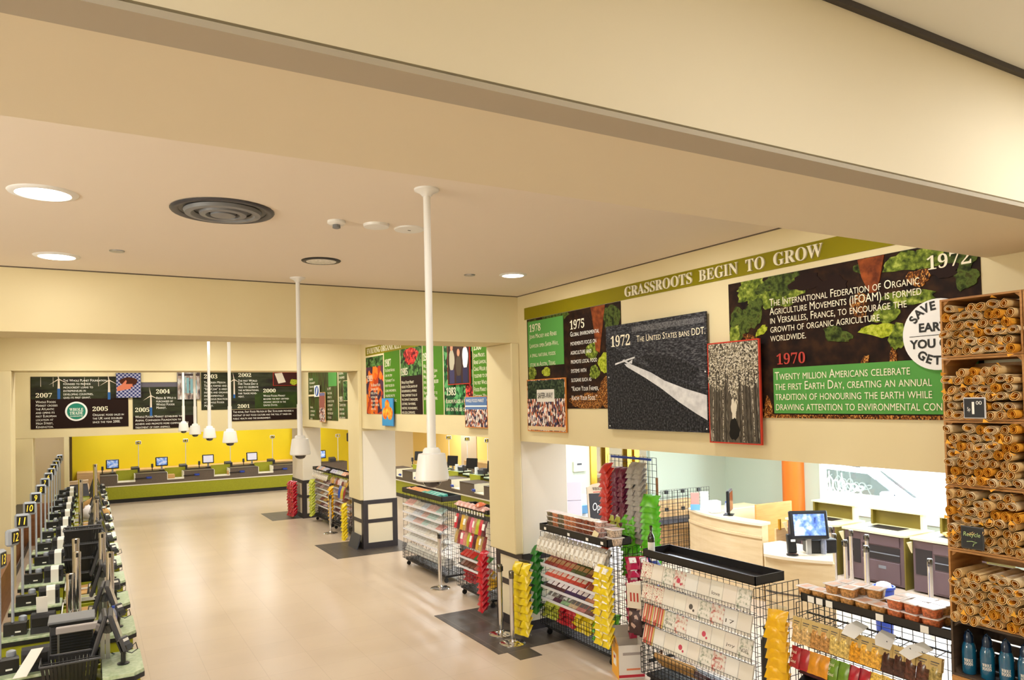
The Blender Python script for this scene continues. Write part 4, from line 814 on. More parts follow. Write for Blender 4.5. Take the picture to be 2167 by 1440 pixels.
YBAG = foil('yellow_foil', (238, 214, 30), (222, 190, 20)); RBAG = foil('crimson_foil', (200, 22, 44)); GBAG = foil('lime_foil', (110, 206, 40), (80, 180, 30)); DGBAG = foil('green_foil', (40, 130, 40))
LGBAG = foil('pale_lime_foil', (206, 214, 70)); MAG = foil('magenta_foil', (196, 28, 80)); PURP = foil('plum_foil', (110, 20, 60)); SILV = foil('silver_foil', (176, 172, 170), (140, 136, 134)); REDO = foil('orange_red_foil', (216, 50, 40)); GOLDB = foil('golden_foil', (240, 190, 20), (226, 166, 10))
CLBAG = M('clear_packet', (222, 216, 208), .25, noise=(16, [(236, 234, 230), (200, 186, 168), (240, 238, 236)]))
_mesh = {}
def cached(key, mk, mat, smooth=50):
    k = (key, mat.name)
    if k not in _mesh: _mesh[k] = mk().mesh(key, mat, smooth)
    return _mesh[k]
def bag(mat, w, h, t, loc, rot, label, group, seed=0, name='snack_bag', patch=None, cat='snack bag'):
    o = part(name, cached('%s_%d_%d_%d_%d' % (name, w*1000, h*1000, t*1000, seed % 4), lambda: pillow(w, h, t, seed % 4), mat), None, None, loc=loc, rot=rot)
    tag(o, label, cat, group)
    if patch:
        p = part('label_patch', cached('label_patch_%d_%d' % (w*1000, h*1000), lambda: MB().box(-w*.27, w*.27, -t*.56, -t*.3, -h*.62, -h*.22), patch), None, o)
    return o
def strip(x, y, ztop, rz, rows, cols, w, h, pitch, mat, what, where, t=.085, group=None, tilt=-.75, seed=0, patch=None, name='crisp_bag', rail=True):
    """bags clipped one over another on a hanging strip that faces -y turned by rz"""
    cx, sx = math.cos(rz), math.sin(rz)
    if rail:
        a = thing('clip_strip', '%s clip strip %s' % ('clear hanging', where), 'display strip', (x, y, ztop), rz)
        part('strap', MB().box(-w*cols*.3, w*cols*.3, .03, .034, -ztop if rail == 'stand' else -rows*pitch-h*.4, .03), CLEAR, a)
    for c in range(cols):
        for i in range(rows):
            u = (c-(cols-1)/2)*w*.92
            lab = '%s, %s down%s, %s' % (what, ORD[i+1] if i < 24 else 'lowest', '' if cols == 1 else ', %s column' % (['left', 'right'] if cols == 2 else ['left', 'middle', 'right'])[c], where)
            k = random.uniform(-.12, .12)
            bag(mat, w, h, t, (x+u*cx, y+u*sx, ztop-i*pitch), (tilt+random.uniform(-.08, .08), k*.6, rz+k), lab, group or ('%ss %s' % (what, where)), seed+i+c, name, patch)
def rack(x, y0, y1, D, label, H=1.45, basket=True, tray=True, tiers=(), tray_h=.09, grid=True, tray_over=.1):
    """double width wire rack facing -x; its front is at local x = 0, local y runs from the near end to the far end"""
    L = y1-y0; t = thing('wire_rack', label, 'display rack', (x, y0, 0)); w = BLACKM
    part('base_deck', MB().box(.03, D-.03, .02, L-.02, .1, .135), w, t)
    for a, b in ((.07, .07), (D-.07, .07), (.07, L-.07), (D-.07, L-.07)):
        m = MB().cyl((a, b-.012, .04), .04, .024, 14, 'Y') if 0 else MB().lathe([(.04, -.012), (.04, .012)], 14, (a, b, .04), 'Y'); m.box(a-.015, a+.015, b-.02, b+.02, .04, .1); part('caster', m, BLACK, t)
    for k, yy in enumerate((0, L)):
        g = MB(); g.grid((0.0, yy, .14), (D, 0, 0), (0, 0, H-.2), max(3, int(D/.07)), 14, .0035); part('end_grid', g, w, t)
    g = MB(); g.grid((D*.5, 0, .14), (0, L, 0), (0, 0, H-.2), max(4, int(L/.08)), 14, .003); part('centre_grid', g, w, t)
    if basket:
        g = MB(); g.grid((-.03, 0, .15), (0, L, 0), (0, 0, .28), int(L/.055), 5, .0033); g.grid((-.03, 0, .15), (.3, 0, 0), (0, L, 0), 5, int(L/.07), .0025); g.grid((-.03, 0, .15), (.3, 0, 0), (0, 0, .28), 5, 5, .0033); g.grid((-.03, L, .15), (.3, 0, 0), (0, 0, .28), 5, 5, .0033); part('basket', g, w, t)
    for z, dx in tiers:
        s = MB(); ang = [(-.02, z-.03), (dx, z+.07), (dx, z+.074), (-.02, z-.026)]
        s.prism(ang, .02, L-.02, 'Y'); p = part('shelf', s, CLEAR, t)
        part('shelf_lip', MB().box(-.024, -.02, .02, L-.02, z-.035, z+.0), M('clear_lip', (226, 226, 236), .2), p)
    if tray:
        a, b = -tray_over*.5, D*.5+.05; zz = H-.02; m = MB()
        m.box(a, b, -.05, L+.02-.1, zz, zz+.008); m.box(a, a+.008, -.05, L-.08, zz, zz+tray_h); m.box(b-.008, b, -.05, L-.08, zz, zz+tray_h); m.box(a, b, -.05, -.042, zz, zz+tray_h); m.box(a, b, L-.088, L-.08, zz, zz+tray_h)
        part('tray', m, M('black_tray', (30, 28, 30), .4), t)
    return t
def tickets(t, x, ys, z, h=.035, w=.05):
    for y in ys: part('price_ticket', MB().box(x-.002, x, y-w/2, y+w/2, z, z+h), PAPER, t)
def tier(x, y0, y1, z, n, size, mats, what, where, group, tilt=.6, name='snack_packet', cat='packet', jit=.0, rows=1, band=None):
    """packets leaning back on one shelf, front to -x; size = width along y, height, thickness"""
    w, h, t = size; per = n//len(mats)+1
    for r in range(rows):
        for k in range(n):
            m = mats[min(len(mats)-1, k*len(mats)//n)]
            y = y1-(k+.5)*(y1-y0)/n
            o = part(name, cached('%s_%d_%d' % (name, w*1000, h*1000), lambda: MB().bbox(-t/2, t/2, -w/2, w/2, 0, h, min(t, w)*.2), m, 0), None, None, loc=(x+r*.07, y+random.uniform(-jit, jit), z+r*.045), rot=(0, tilt+random.uniform(-.06, .06), random.uniform(-.05, .05)))
            tag(o, '%s, %s from left, %s%s' % (what, ORD[k+1] if k < 24 else 'last', where, '' if rows == 1 else (', front row' if r == 0 else ', back row')), cat, group)
            if band: part('label_band', cached('band_%s_%d_%d' % (name, w*1000, h*1000), lambda: MB().box(-t/2-.0015, -t/2, -w*.4, w*.4, h*.3, h*.72), band, 0), None, o)
def tub_mesh(r, h):
    """square tub with cut corners, wider at the top"""
    b = MB(); vs = []; n = 8
    for k, z in ((.8, 0), (.86, h*.06), (1, h*.9)):
        for x, y in ((1, .6), (.6, 1), (-.6, 1), (-1, .6), (-1, -.6), (-.6, -1), (.6, -1), (1, -.6)): vs.append((x*r*k, y*r*k, z))
    return b.add(vs, [tuple(range(7, -1, -1)), tuple(range(16, 24))]+[(k*8+i, k*8+(i+1) % 8, k*8+8+(i+1) % 8, k*8+8+i) for k in (0, 1) for i in range(8)])
TUBM = lambda n, c: M(n, c, .2, noise=(60, [tuple(int(v*.7) for v in c), c, tuple(min(255, int(v*1.2)) for v in c)]))
NUTS = TUBM('nut_tub', (190, 140, 84)); ALM = TUBM('salmon_tub', (214, 140, 100)); SEED = TUBM('seed_tub', (120, 110, 84)); COC = TUBM('cocoa_tub', (150, 84, 60)); PINKT = TUBM('pink_tub', (222, 176, 166)); SPECK = TUBM('speckled_tub', (206, 186, 168))
LID = M('pink_lid', (240, 214, 206), .15); LIDC = M('peach_lid', (236, 190, 168), .2)
def tub(x, y, z, mat, label, group, r=.052, h=.05, lid=LID):
    o = part('snack_tub', cached('snack_tub_%d_%d' % (r*1000, h*1000), lambda: tub_mesh(r, h), mat), None, None, loc=(x, y, z), rot=(0, 0, random.uniform(-.2, .2))); tag(o, label, 'tub', group)
    l = part('lid', cached('lid_%d_%d' % (r*1000, h*1000), lambda: MB().bbox(-r*1.06, r*1.06, -r*1.06, r*1.06, h*.9, h*1.0, r*.1), M('clear_lid', (236, 228, 228), .12), 0), None, o)
    part('lid_label', cached('lid_label_%d_%d' % (r*1000, h*1000), lambda: MB().box(-r*.75, r*.75, -r*.55, r*.55, h*1.0, h*1.0+.001), lid, 0), None, l); return o
# ------------------------------------------------------------------ the large snack rack by the nearest pier
xB, yB0, yB1 = 5.32, 6.98, 8.5
t = rack(xB, yB0, yB1, .5, 'black wire rack of snacks with a tray of tubs on top, beside the nearest pier', tiers=((.98, .2), (.83, .2), (.68, .2), (.52, .2)), tray_over=.12); tickets(t, -.062, (.05, .35, .75, 1.3), 1.45)
HANDLEM = BLACKM
for k in range(15):
    y = yB1-.06-k*.1
    for r in range(2):
        bag(CLBAG, .1, .2, .05, (xB-.02+r*.09, y+r*.02, 1.335+r*.03), (-.35, 0, -PI/2+random.uniform(-.1, .1)), 'clear packet with a white label, %s from left, %s pegs of the large rack' % (ORD[k+1], ['front', 'rear'][r]), 'clear packets on the large rack', k, 'snack_packet', PAPER if r == 0 else None, 'packet')
part('peg_bar', MB().box(.05, .07, .03, 1.48, 1.3, 1.32), BLACK, t)
where = 'on the %s shelf of the large rack'
tier(xB+.02, yB0+.2, yB1-.05, .96, 12, (.105, .17, .035), [foil('rust_packet', (150, 50, 34)), foil('brick_packet', (180, 60, 40)), foil('moss_packet', (90, 96, 40)), foil('brown_packet', (120, 60, 40))], 'small rust and moss packet', where % 'top', 'packets on the top shelf', .95, jit=.004, band=foil('tan_band', (200, 150, 90)))
tier(xB+.02, yB0+.55, yB1-.06, .81, 8, (.11, .17, .035), [foil('coral_box', (232, 96, 70)), foil('coral_box_b', (220, 80, 60))], 'coral red snack box', where % 'second', 'coral boxes', .95, band=M('cream_band', (240, 220, 200)))
tier(xB+.02, yB0+.2, yB0+.5, .81, 3, (.11, .17, .035), [foil('terracotta_box', (176, 90, 60))], 'terracotta snack box', where % 'second', 'terracotta boxes', .95)
tier(xB+.02, yB0+.2, yB1-.06, .66, 11, (.115, .16, .03), [foil('dark_bar', (80, 46, 44)), foil('violet_bar', (60, 40, 80)), foil('tan_bar', (190, 120, 80))], 'dark wrapped bar', where % 'third', 'dark bars', 1.0, band=PAPER)
tier(xB+.02, yB0+.2, yB1-.06, .5, 14, (.09, .18, .022), [foil('white_bar', (226, 220, 214)), foil('grape_bar', (90, 40, 60)), foil('mint_bar', (150, 180, 130)), foil('sand_bar', (210, 180, 140)), foil('rose_bar', (200, 120, 110)), foil('cocoa_bar', (120, 70, 50)), foil('pale_bar', (216, 196, 160))], 'slim wrapped bar', where % 'lowest', 'slim bars on the lowest shelf', .95, band=M('grey_band', (120, 110, 104)))
def heap(x, y0, y1, z, n, mat, what, where, w=.15, h=.19, seed=0, patch=None, layers=2, t=.07, lie=-1.0):
    k = 0
    for l in range(layers):
        for i in range(n):
            y = y1-(i+.5)*(y1-y0)/n
            bag(mat, w, h, t, (x+.2+random.uniform(0, .03), y, z+.19+l*.08), (lie+.1*l+random.uniform(-.15, .15), random.uniform(-.2, .2), -PI/2+random.uniform(-.3, .3)), '%s %s, %s from left, %s layer' % (what, where, ORD[i+1], ['lowest', 'second', 'third', 'top'][l] if layers > 2 else ['lower', 'upper'][l]), '%ss %s' % (what, where), seed+k, 'snack_bag', patch if l == layers-1 else None); k += 1
BW = 'in the large rack basket'
heap(xB-.05, 8.15, 8.5, .15, 3, LGBAG, 'pale lime bag', BW, seed=1, patch=PAPER, layers=4); heap(xB-.05, 7.78, 8.12, .15, 3, RBAG, 'crimson bag', BW, seed=5, patch=PAPER, layers=4); heap(xB-.05, 7.4, 7.76, .15, 3, YBAG, 'yellow bag', BW, seed=9, layers=4); heap(xB-.05, 7.0, 7.38, .15, 3, GBAG, 'bright green bag', BW, seed=13, layers=4)
strip(5.84, 6.84, 1.28, -.2, 5, 1, .15, .16, .14, foil('navy_pack', (30, 60, 150)), 'navy blue pack', 'behind the magenta bags of the large rack', seed=2, patch=PAPER)
strip(5.18, 6.86, 1.24, -PI/2, 10, 2, .155, .17, .085, YBAG, 'yellow crisp bag', 'at the near corner of the large rack', seed=2, patch=PAPER, tilt=-.6)
strip(5.62, 6.85, 1.3, -.35, 9, 2, .15, .17, .1, MAG, 'magenta bag', 'at the near end of the large rack', seed=3, patch=PAPER)
strip(5.36, 8.58, 1.2, -PI/2, 9, 1, .16, .18, .1, DGBAG, 'dark green bag', 'at the far end of the large rack', seed=6)
strip(5.0, 8.44, 1.02, -PI/2+.25, 9, 2, .17, .17, .1, YBAG, 'yellow crisp bag', 'on the nearest pier by the chrome posts', seed=4, tilt=-.6)
TG = 'stacked tubs on the large rack'
for c in range(9):
    mat = [SEED, ALM, SEED, ALM, ALM, COC, COC, COC, PINKT][c]; nm = ['dark seed', 'orange almond', 'dark seed', 'orange almond', 'orange almond', 'brown nut', 'brown nut', 'brown nut', 'pale pink'][c]
    for l in range(4): tub(xB+.08, yB1-.28-c*.135+.1, 1.438+l*.062, mat, '%s tub, %s level, %s stack from left on the large rack' % (nm, ['bottom', 'second', 'third', 'top'][l], ORD[c+1]), TG, .064, .06)
    tub(xB+.22, yB1-.28-c*.135+.1, 1.438+3*.062-.05, PINKT, 'pink tub behind the %s stack from the left on the large rack' % ORD[c+1], TG, .06); tub(xB+.22, yB1-.28-c*.135+.1, 1.438, PINKT, 'pink tub low behind the %s stack from the left on the large rack' % ORD[c+1], TG, .06, h=.1)
for l in range(2): tub(xB+.09, yB0-.0, 1.438+l*.1, SPECK, 'large speckled round tub at the near end of the large rack, %s one' % ['lower', 'upper'][l], TG, .085, .095)
single('price_card', MB().box(-.05, .05, -.001, .001, 0, .08), M('cream_card', (240, 224, 180)), 'small cream price card leaning among the tubs of the large rack', 'card', (xB-.03, yB0+.25, 1.5), (-.3, .3, -PI/2))
# ------------------------------------------------------------------ tall wire tower of bags behind it
t = thing('wire_tower', 'tall dark wire tower hung with strips of crisp bags behind the large rack', 'display rack', (6.02, 6.9, 0))
g = MB(); g.grid((0, 0, .02), (0, .98, 0), (0, 0, 2.42), 12, 30, .0035); part('front_grid', g, BLACKM, t); g = MB(); g.grid((0, 0, .02), (.5, 0, 0), (0, 0, 2.0), 6, 25, .0035); part('side_grid', g, BLACKM, t)
part('corner_post', MB().tube([(0, 0, 0), (0, 0, 2.2)], .016, 8), BROWNWOOD, t); part('header', MB().box(-.006, .006, .1, .9, 2.4, 2.43), BLUE, t)
part('foot', MB().box(-.2, .5, -.02, 0.0, 0, .03), BLACK, t)
strip(5.94, 7.72, 2.34, -PI/2, 15, 1, .19, .19, .062, REDO, 'orange red bag', 'on the left strip of the wire tower', t=.1, seed=1); strip(5.94, 7.45, 2.3, -PI/2, 13, 2, .14, .17, .062, PURP, 'plum bag', 'in the middle of the wire tower', seed=2, patch=None)
strip(5.94, 7.13, 2.38, -PI/2, 14, 2, .15, .18, .066, SILV, 'silver grey bag', 'right of the plum bags on the tower', seed=3); strip(5.94, 6.9, 2.0, -PI/2+.4, 14, 1, .22, .19, .066, GBAG, 'lime green bag', 'on the right strip of the wire tower', seed=4, t=.1)
strip(5.92, 7.23, 1.74, -PI/2, 12, 2, .15, .17, .06, GBAG, 'lime green bag', 'under the silver bags of the tower', seed=5); strip(5.92, 7.5, 1.72, -PI/2, 6, 2, .12, .16, .06, LGBAG, 'pale yellow bag', 'under the plum bags of the tower', seed=6, patch=PAPER); strip(5.93, 7.75, 1.62, -PI/2, 6, 1, .17, .17, .06, M('rust_foil', (190, 60, 34), .3), 'rust red bag', 'under the orange red strip of the tower', seed=8)
# ------------------------------------------------------------------ greetings card rack
xC, yC0, yC1 = 5.3, 4.78, 6.38
t = rack(xC, yC0, yC1, .62, 'wire rack of pale greetings cards under an empty black tray', H=1.46, basket=True, tray_h=.085, tiers=(), tray_over=.06)
for k, z in enumerate((1.16, .93, .7, .47)): g = MB(); g.grid((-.03, .02, z), (0, yC1-yC0-.04, 0), (0, 0, .05), 40, 1, .002); g.grid((-.03, .02, z), (.08, 0, 0), (0, yC1-yC0-.04, 0), 1, 20, .002); part('card_shelf', g, BLACKM, t)
CARD = [M('card_%d' % i, c, .55, noise=n) for i, (c, n) in enumerate((((240, 236, 226), None), ((236, 230, 220), None), ((242, 240, 236), None), ((232, 226, 214), (26, [(238, 232, 224), (236, 230, 222), (190, 90, 80)])), ((238, 234, 224), (30, [(240, 236, 228), (236, 232, 224), (150, 160, 140)])), ((240, 232, 222), None)))]
STRIPEC = MV('striped_card', [(214, 190, 120), (200, 90, 80), (240, 230, 220), (150, 170, 110), (240, 220, 190)], 60, stretch=(.02, 1, .02)); SPOTC = MV('spotted_card', [(238, 230, 216), (238, 230, 216), (240, 232, 220), (176, 70, 60), (238, 230, 216), (238, 228, 216)], 95)
FLW = M('flower_print', (196, 80, 100)); INK1 = M('grey_ink', (90, 84, 80)); GRB = M('bottle_print', (50, 90, 40))
for r, z in enumerate((1.17, .94, .71, .48)):
    for k in range(9):
        y = yC1-.1-k*.172; m = SPOTC if (k == 0 and r < 2) or (k == 1 and r == 1) else STRIPEC if (k < 2 and r == 2) or (k == 0 and r == 3) else CARD[(k*5+r*3) % 6]
        lab = 'greetings card, %s from the left in the %s row of the card rack' % (ORD[k+1], ['top', 'second', 'third', 'bottom'][r])
        o = tag(part('greetings_card', cached('greetings_card', lambda: MB().bbox(-.01, .01, -.083, .083, 0, .2, .003), m, 0), None, None, loc=(xC-.02, y, z+.006), rot=(0, .26, random.uniform(-.03, .03))), lab, 'card', 'greetings cards on the wire rack')
        tx = {(0, 6): 'love', (2, 2): 'Wow', (2, 7): 'joy', (3, 6): 'Com\nfort\n& joy', (2, 8): 'NOEL', (1, 7): '17'}.get((r, k))
        if tx: part('lettering', textmesh(tx, REDINK if r == 3 else INK1, fit=(.11, .12 if '\n' in tx else .035)), None, o, loc=(-.0115, .055, .16 if '\n' in tx else .1), rot=(0, 0, -PI/2))
        elif (k*7+r*5) % 3 == 0 and m in CARD: part('flower_motif', cached('flower_motif', lambda: MB().lathe([(.028, -.0005), (.028, .0005)], 9, (-.011, .01, .1), 'X').lathe([(.014, -.0005), (.014, .0005)], 7, (-.011, -.03, .07), 'X'), FLW if k % 2 else INK1, 0), None, o)
        elif (r, k) == (1, 4): part('bottle_motif', MB().box(-.0115, -.01, -.01, .01, .03, .1), GRB, o)
CH = M('chocolate_wrap', (70, 36, 40), .4)
for k in range(2): single('kraft_box', MB().bbox(-.1, .1, -.14, .14, 0, .05, .004), KRAFT, 'flat brown gift box in the card rack basket, %s' % ['left', 'right'][k], 'box', (xC+.08, yC1-.3-k*.29, .3+.01*k), (0, .8, .1), 'brown boxes in the card rack basket')
for k in range(3): single('dark_box', MB().bbox(-.1, .1, -.1, .1, 0, .06, .004), CH, 'dark chocolate box in the card rack basket, %s from the left' % ORD[k+1], 'box', (xC+.1, yC1-.85-k*.25, .27), (0, .6, -.1), 'dark boxes in the card rack basket')
# paper packs and dark sacks hung at the far end of the card rack
PACK = M('cream_pack', (232, 222, 206), .5); DOTB = MV('dotted_brown', [(64, 40, 44), (60, 36, 40), (190, 160, 150), (58, 36, 40), (62, 40, 42)], 24)
for k in range(6): 
    o = single('napkin_pack', MB().bbox(-.09, .09, -.012, .012, -.28, 0, .006), PACK, 'cream napkin pack with red marks beside the card rack, %s from the front' % ORD[k+1], 'pack', (xC-.02+.045*k, yC1+.1, 1.1-.0*k), (.05, 0, -PI/2+.5), 'napkin packs by the card rack'); part('red_motif', MB().box(-.05, -.03, -.0135, -.012, -.2, -.1).box(-.01, .01, -.0135, -.012, -.2, -.1).box(.03, .05, -.0135, -.012, -.2, -.1), REDINK, o)
for k in range(3): bag(DOTB, .2, .28, .1, (xC+.02+.1*k, yC1+.11+.02*k, .82-.05*k), (-.15, 0, -PI/2+.4), 'dark dotted gift sack by the end of the card rack, %s one' % ['front', 'middle', 'rear'][k], 'dotted sacks by the card rack', k, 'gift_sack', None, 'sack')
t = thing('wine_bottle', 'dark wine bottle with a white label standing in the empty black tray', 'bottle', (xC+.04, yC1-.14, 1.45)); part('glass', MB().lathe([(.034, 0), (.038, .01), (.038, .19), (.03, .22), (.014, .25), (.014, .31), (.016, .31), (.016, .33)], 18), M('dark_glass', (14, 18, 14), .08, coat=1), t, 1); part('label', MB().lathe([(.0386, .05), (.0386, .15)], 18, cap=False), PAPER, t, 1)
t = thing('card_tube_pump', 'black upright hand pump at the near end of the card rack', 'pump', (xC+.0, yC0-.14, 0)); part('barrel', MB().lathe([(.05, 0), (.055, .03), (.052, .95), (.045, 1.0)], 18), BLACK, t, 1); part('neck', MB().lathe([(.025, 1.0), (.022, 1.06), (.035, 1.07), (.03, 1.1)], 14), BLACK, t, 1)
# carton on the floor
t = thing('open_carton', 'white and orange cardboard carton with torn open flaps on the floor', 'carton', (5.36, 6.72, 0), -.41)
part('side', MB().box(-.15, .15, -.15, -.145, 0, .38).box(-.15, .15, .145, .15, 0, .38).box(.145, .15, -.15, .15, 0, .38).box(-.15, .15, -.15, .15, 0, .005), M('white_card', (232, 226, 220), .7), t); part('orange_side', MB().box(-.155, -.148, -.15, .15, 0, .38), M('orange_card', (240, 176, 60), .6), t)
part('red_stripe', MB().box(-.15, .15, -.153, -.15, .02, .05), M('red_card', (186, 40, 60)), t); part('flap', MB().box(-.15, .15, -.155, -.15, .38, .52, Matrix.Translation((0, .15, .38)) @ Matrix.Rotation(-.15, 4, 'X') @ Matrix.Translation((0, .15, -.38))), M('grey_card', (206, 200, 196), .7), t)
part('flap', MB().box(-.15, -.145, -.14, .02, .38, .5, Matrix.Translation((-.15, 0, .38)) @ Matrix.Rotation(-.3, 4, 'Y') @ Matrix.Translation((.15, 0, -.38))), KRAFT, t); part('flap', MB().box(.145, .15, -.15, .15, .38, .5), M('grey_card'), t)
part('label', MB().box(-.158, -.155, -.06, .06, .12, .26), PAPER, t); part('label_text', MB().box(-.16, -.158, -.03, .03, .2, .23), REDINK, t); part('print', MB().box(-.1, .12, -.153, -.15, .27, .3), M('grey_print', (170, 160, 156)), t); part('print', MB().box(-.06, .1, -.153, -.15, .1, .12), M('peach_ink', (220, 130, 90)), t)
# ------------------------------------------------------------------ nut rack nearest us
xD, yD0, yD1 = 5.14, 2.9, 4.18
t = rack(xD, yD0, yD1, .5, 'wire rack of nut packets with plastic tubs on its black tray, nearest us', H=1.5, basket=False, tray_h=.065, tray_over=.08); tickets(t, -.042, (1.1, 1.02, .93, .5, .16), 1.485, .05, .06)
g = MB(); g.grid((-.06, 1.28, .2), (.0, -1.28, 0), (0, 0, 1.2), 18, 17, .003); part('front_grid', g, BLACKM, t) if 0 else None
for zz in (1.34, 1.05): part('peg_bar', MB().box(.1, .112, .02, 1.26, zz, zz+.012), BLACK, t)
for k in range(14): part('peg_hook', MB().tube([(.1, 1.22-k*.088, 1.36), (-.06, 1.22-k*.088, 1.34), (-.075, 1.22-k*.088, 1.36)], .003, 4), BLACK, t)
TAN = M('tan_card', (196, 170, 110), .6)
def nutbag(k, z, row, mats, nm, x=xD-.05):
    y = yD1-.06-k*.088; mm = mats[min(len(mats)-1, k*len(mats)//14)]
    o = bag(mm[0], .1, .2, .045, (x, y, z), (-.2, 0, -PI/2+random.uniform(-.15, .1)), '%s packet, %s from the left in the %s row of the nut rack' % (mm[1], ORD[k+1], row), 'nut packets on the near rack', k, 'nut_packet', None, 'packet')
    part('header_card', cached('header_card', lambda: MB().box(-.045, .045, -.016, .016, -.085, .01), TAN, 0), None, o)
    part('header_text', cached('header_text', lambda: MB().box(-.03, .03, -.0175, -.016, -.03, -.022).box(-.03, .02, -.0175, -.016, -.045, -.04), INK1, 0), None, o)
NM = [(TUBM('cashew', (214, 178, 120)), 'cashew'), (TUBM('walnut', (190, 140, 80)), 'walnut'), (TUBM('apple_ring', (220, 190, 110)), 'apple ring'), (TUBM('apricot', (232, 160, 40)), 'apricot'), (TUBM('mango', (236, 176, 70)), 'mango'), (TUBM('prune', (70, 40, 36)), 'prune'), (TUBM('raisin', (90, 50, 40)), 'raisin'), (TUBM('pistachio', (170, 150, 90)), 'pistachio')]
for k in range(14): nutbag(k, 1.33, 'upper', NM, '')
SM = [(foil('red_pouch', (170, 24, 40)), 'red pouch'), (foil('orange_pouch', (226, 150, 30)), 'golden pouch'), (foil('green_pouch', (110, 150, 40)), 'green pouch'), (foil('red_pouch_b', (180, 30, 50)), 'red pouch'), (TUBM('banana_chip', (220, 180, 80)), 'banana chip'), (TUBM('trail_mix', (150, 100, 60)), 'trail mix'), (TUBM('brazil_nut', (180, 130, 90)), 'brazil nut')]
for k in range(14):
    y = yD1-.06-k*.088; mm = SM[k*7//14]
    o = bag(mm[0], .11, .17, .03, (xD-.08, y, 1.1), (-.25, 0, -PI/2+random.uniform(-.25, .1)), '%s, %s from the left in the lower row of the nut rack' % (mm[1], ORD[k+1]), 'pouches on the near rack', k, 'pouch', PAPER if k > 8 else None, 'pouch')
    if k in (0, 4): part('lettering', textmesh('Food\nof\nGood', CREAMINK, fit=(.06, .1)), None, o, loc=(-.03, -.018, -.03))
for k in range(3): 
    o = single('tea_box', MB().bbox(-.1, .1, -.13, .13, 0, .07, .004), [M('plum_box', (70, 26, 40), .4), M('grey_box', (176, 170, 160), .5), M('purple_box', (50, 20, 60), .4)][k], ['dark plum', 'grey', 'deep purple'][k]+' flat box under the pouches of the nut rack', 'box', (xD+.06, yD1-.15-k*.29, .82), (0, .5, 0), 'flat boxes on the nut rack'); part('label', MB().box(-.06, .02, -.08, .08, .07, .072), PAPER if k == 1 else INK1, o)
part('box_shelf', MB().prism([(-.1, .75), (.2, .92), (.2, .93), (-.1, .76)], .02, 1.26, 'Y'), BLACKM, t)
strip(5.06, 4.3, 1.36, -PI/2+.2, 9, 1, .2, .17, .085, GOLDB, 'golden yellow bag', 'on the left end of the nut rack', t=.1, seed=3, tilt=-.5)
NG = 'tubs on the nut rack'
for k in range(9):
    y = yD1-.09-k*.131; hi = 2 if k in (2, 3, 6, 7, 8) else 1; nm, mt = ('nut', NUTS) if k < 4 else ('red nut', TUBM('red_nut_tub', (196, 110, 70))) if k > 5 else ('mixed nut', NUTS)
    for l in range(hi): tub(xD+.03, y, 1.52+l*.073, mt, '%s tub, %s from the left in the front row of the nut rack%s' % (nm, ORD[k+1], '' if hi == 1 else [', lower', ', upper'][l]), NG, .062, .072, LIDC)
    if k in (2, 3, 4, 6, 7, 8):
        for l in range(2): tub(xD+.17, y, 1.52+l*.073, NUTS, '%s nut tub behind the %s front tub of the nut rack' % (['lower', 'upper'][l], ORD[k+1]), NG, .062, .072, LIDC)
for k, (y, z, r) in enumerate(((3.35, 1.39, .4), (3.12, 1.375, -.3), (3.6, 1.4, .1))): single('loose_leaflet', MB().prism([(-.1, -.05), (.1, -.06), (.11, .04), (.0, .07), (-.1, .05)], 0, .002, 'Z'), PAPER, 'loose white leaflet lying on the nut packets, %s' % ['middle one', 'nearest one', 'farthest one'][k], 'leaflet', (xD-.06, y, z-.03), (.25, -.3, r), 'leaflets on the nut rack')
# ------------------------------------------------------------------ middle opening: sweet box rack and red snack rack
xE, yE0, yE1 = 5.34, 11.72, 13.6
t = rack(xE, yE0, yE1, .55, 'wire rack of pale flat boxes with orange and teal goods on top', H=1.46, tiers=((1.22, .2), (1.07, .2), (.92, .2), (.74, .2), (.58, .2)), tray_over=.1)
PB = [foil('rose_box', (226, 160, 150)), foil('ivory_box', (238, 228, 214)), foil('pale_blue_box', (214, 218, 226)), foil('blush_box', (226, 186, 176)), foil('mint_box', (190, 214, 206)), foil('pearl_box', (236, 232, 226))]
for r, z in enumerate((1.2, 1.05, .9, .72, .56)):
    tier(xE+.01, yE0+.1, yE1-.05, z, 13, (.13, .15, .03), [PB[(i+r) % 6] for i in range(5)] if r < 3 else [PB[5], PB[1]], 'flat pale box', 'on the %s shelf of the sweet box rack' % ['top', 'second', 'third', 'fourth', 'lowest'][r], 'flat boxes on the sweet box rack', .95, name='sweet_box', cat='box')
for k in range(12): single('sweet_box', MB().bbox(-.1, .1, -.07, .07, 0, .16, .006), PB[5], 'white box in the basket of the sweet box rack, %s from the left' % ORD[k+1], 'box', (xE+.09, yE1-.1-k*.148, .26), (0, .5, random.uniform(-.1, .1)), 'white boxes in the basket')
for k in range(10):
    for l in range(2): single('gift_cube', MB().bbox(-.05, .05, -.06, .06, 0, .08, .008), foil('peach_cube', (240, 160, 100)) if k < 5 else foil('teal_cube', (80, 176, 160)), '%s on the sweet box rack tray, %s from the left in the %s row' % ('peach pack' if k < 5 else 'teal pack', ORD[k+1], ['front', 'rear'][l]), 'pack', (xE+.03+l*.13, yE1-.25-k*.15, 1.45), (0, -.2, random.uniform(-.2, .2)), 'packs on the sweet box rack')
strip(5.7, 11.69, 1.2, -.0, 8, 1, .18, .18, .12, foil('grey_foil', (90, 84, 76)), 'dark grey bag', 'at the near end of the sweet box rack', seed=1)
xF2, yF0, yF1 = 5.28, 9.9, 11.02
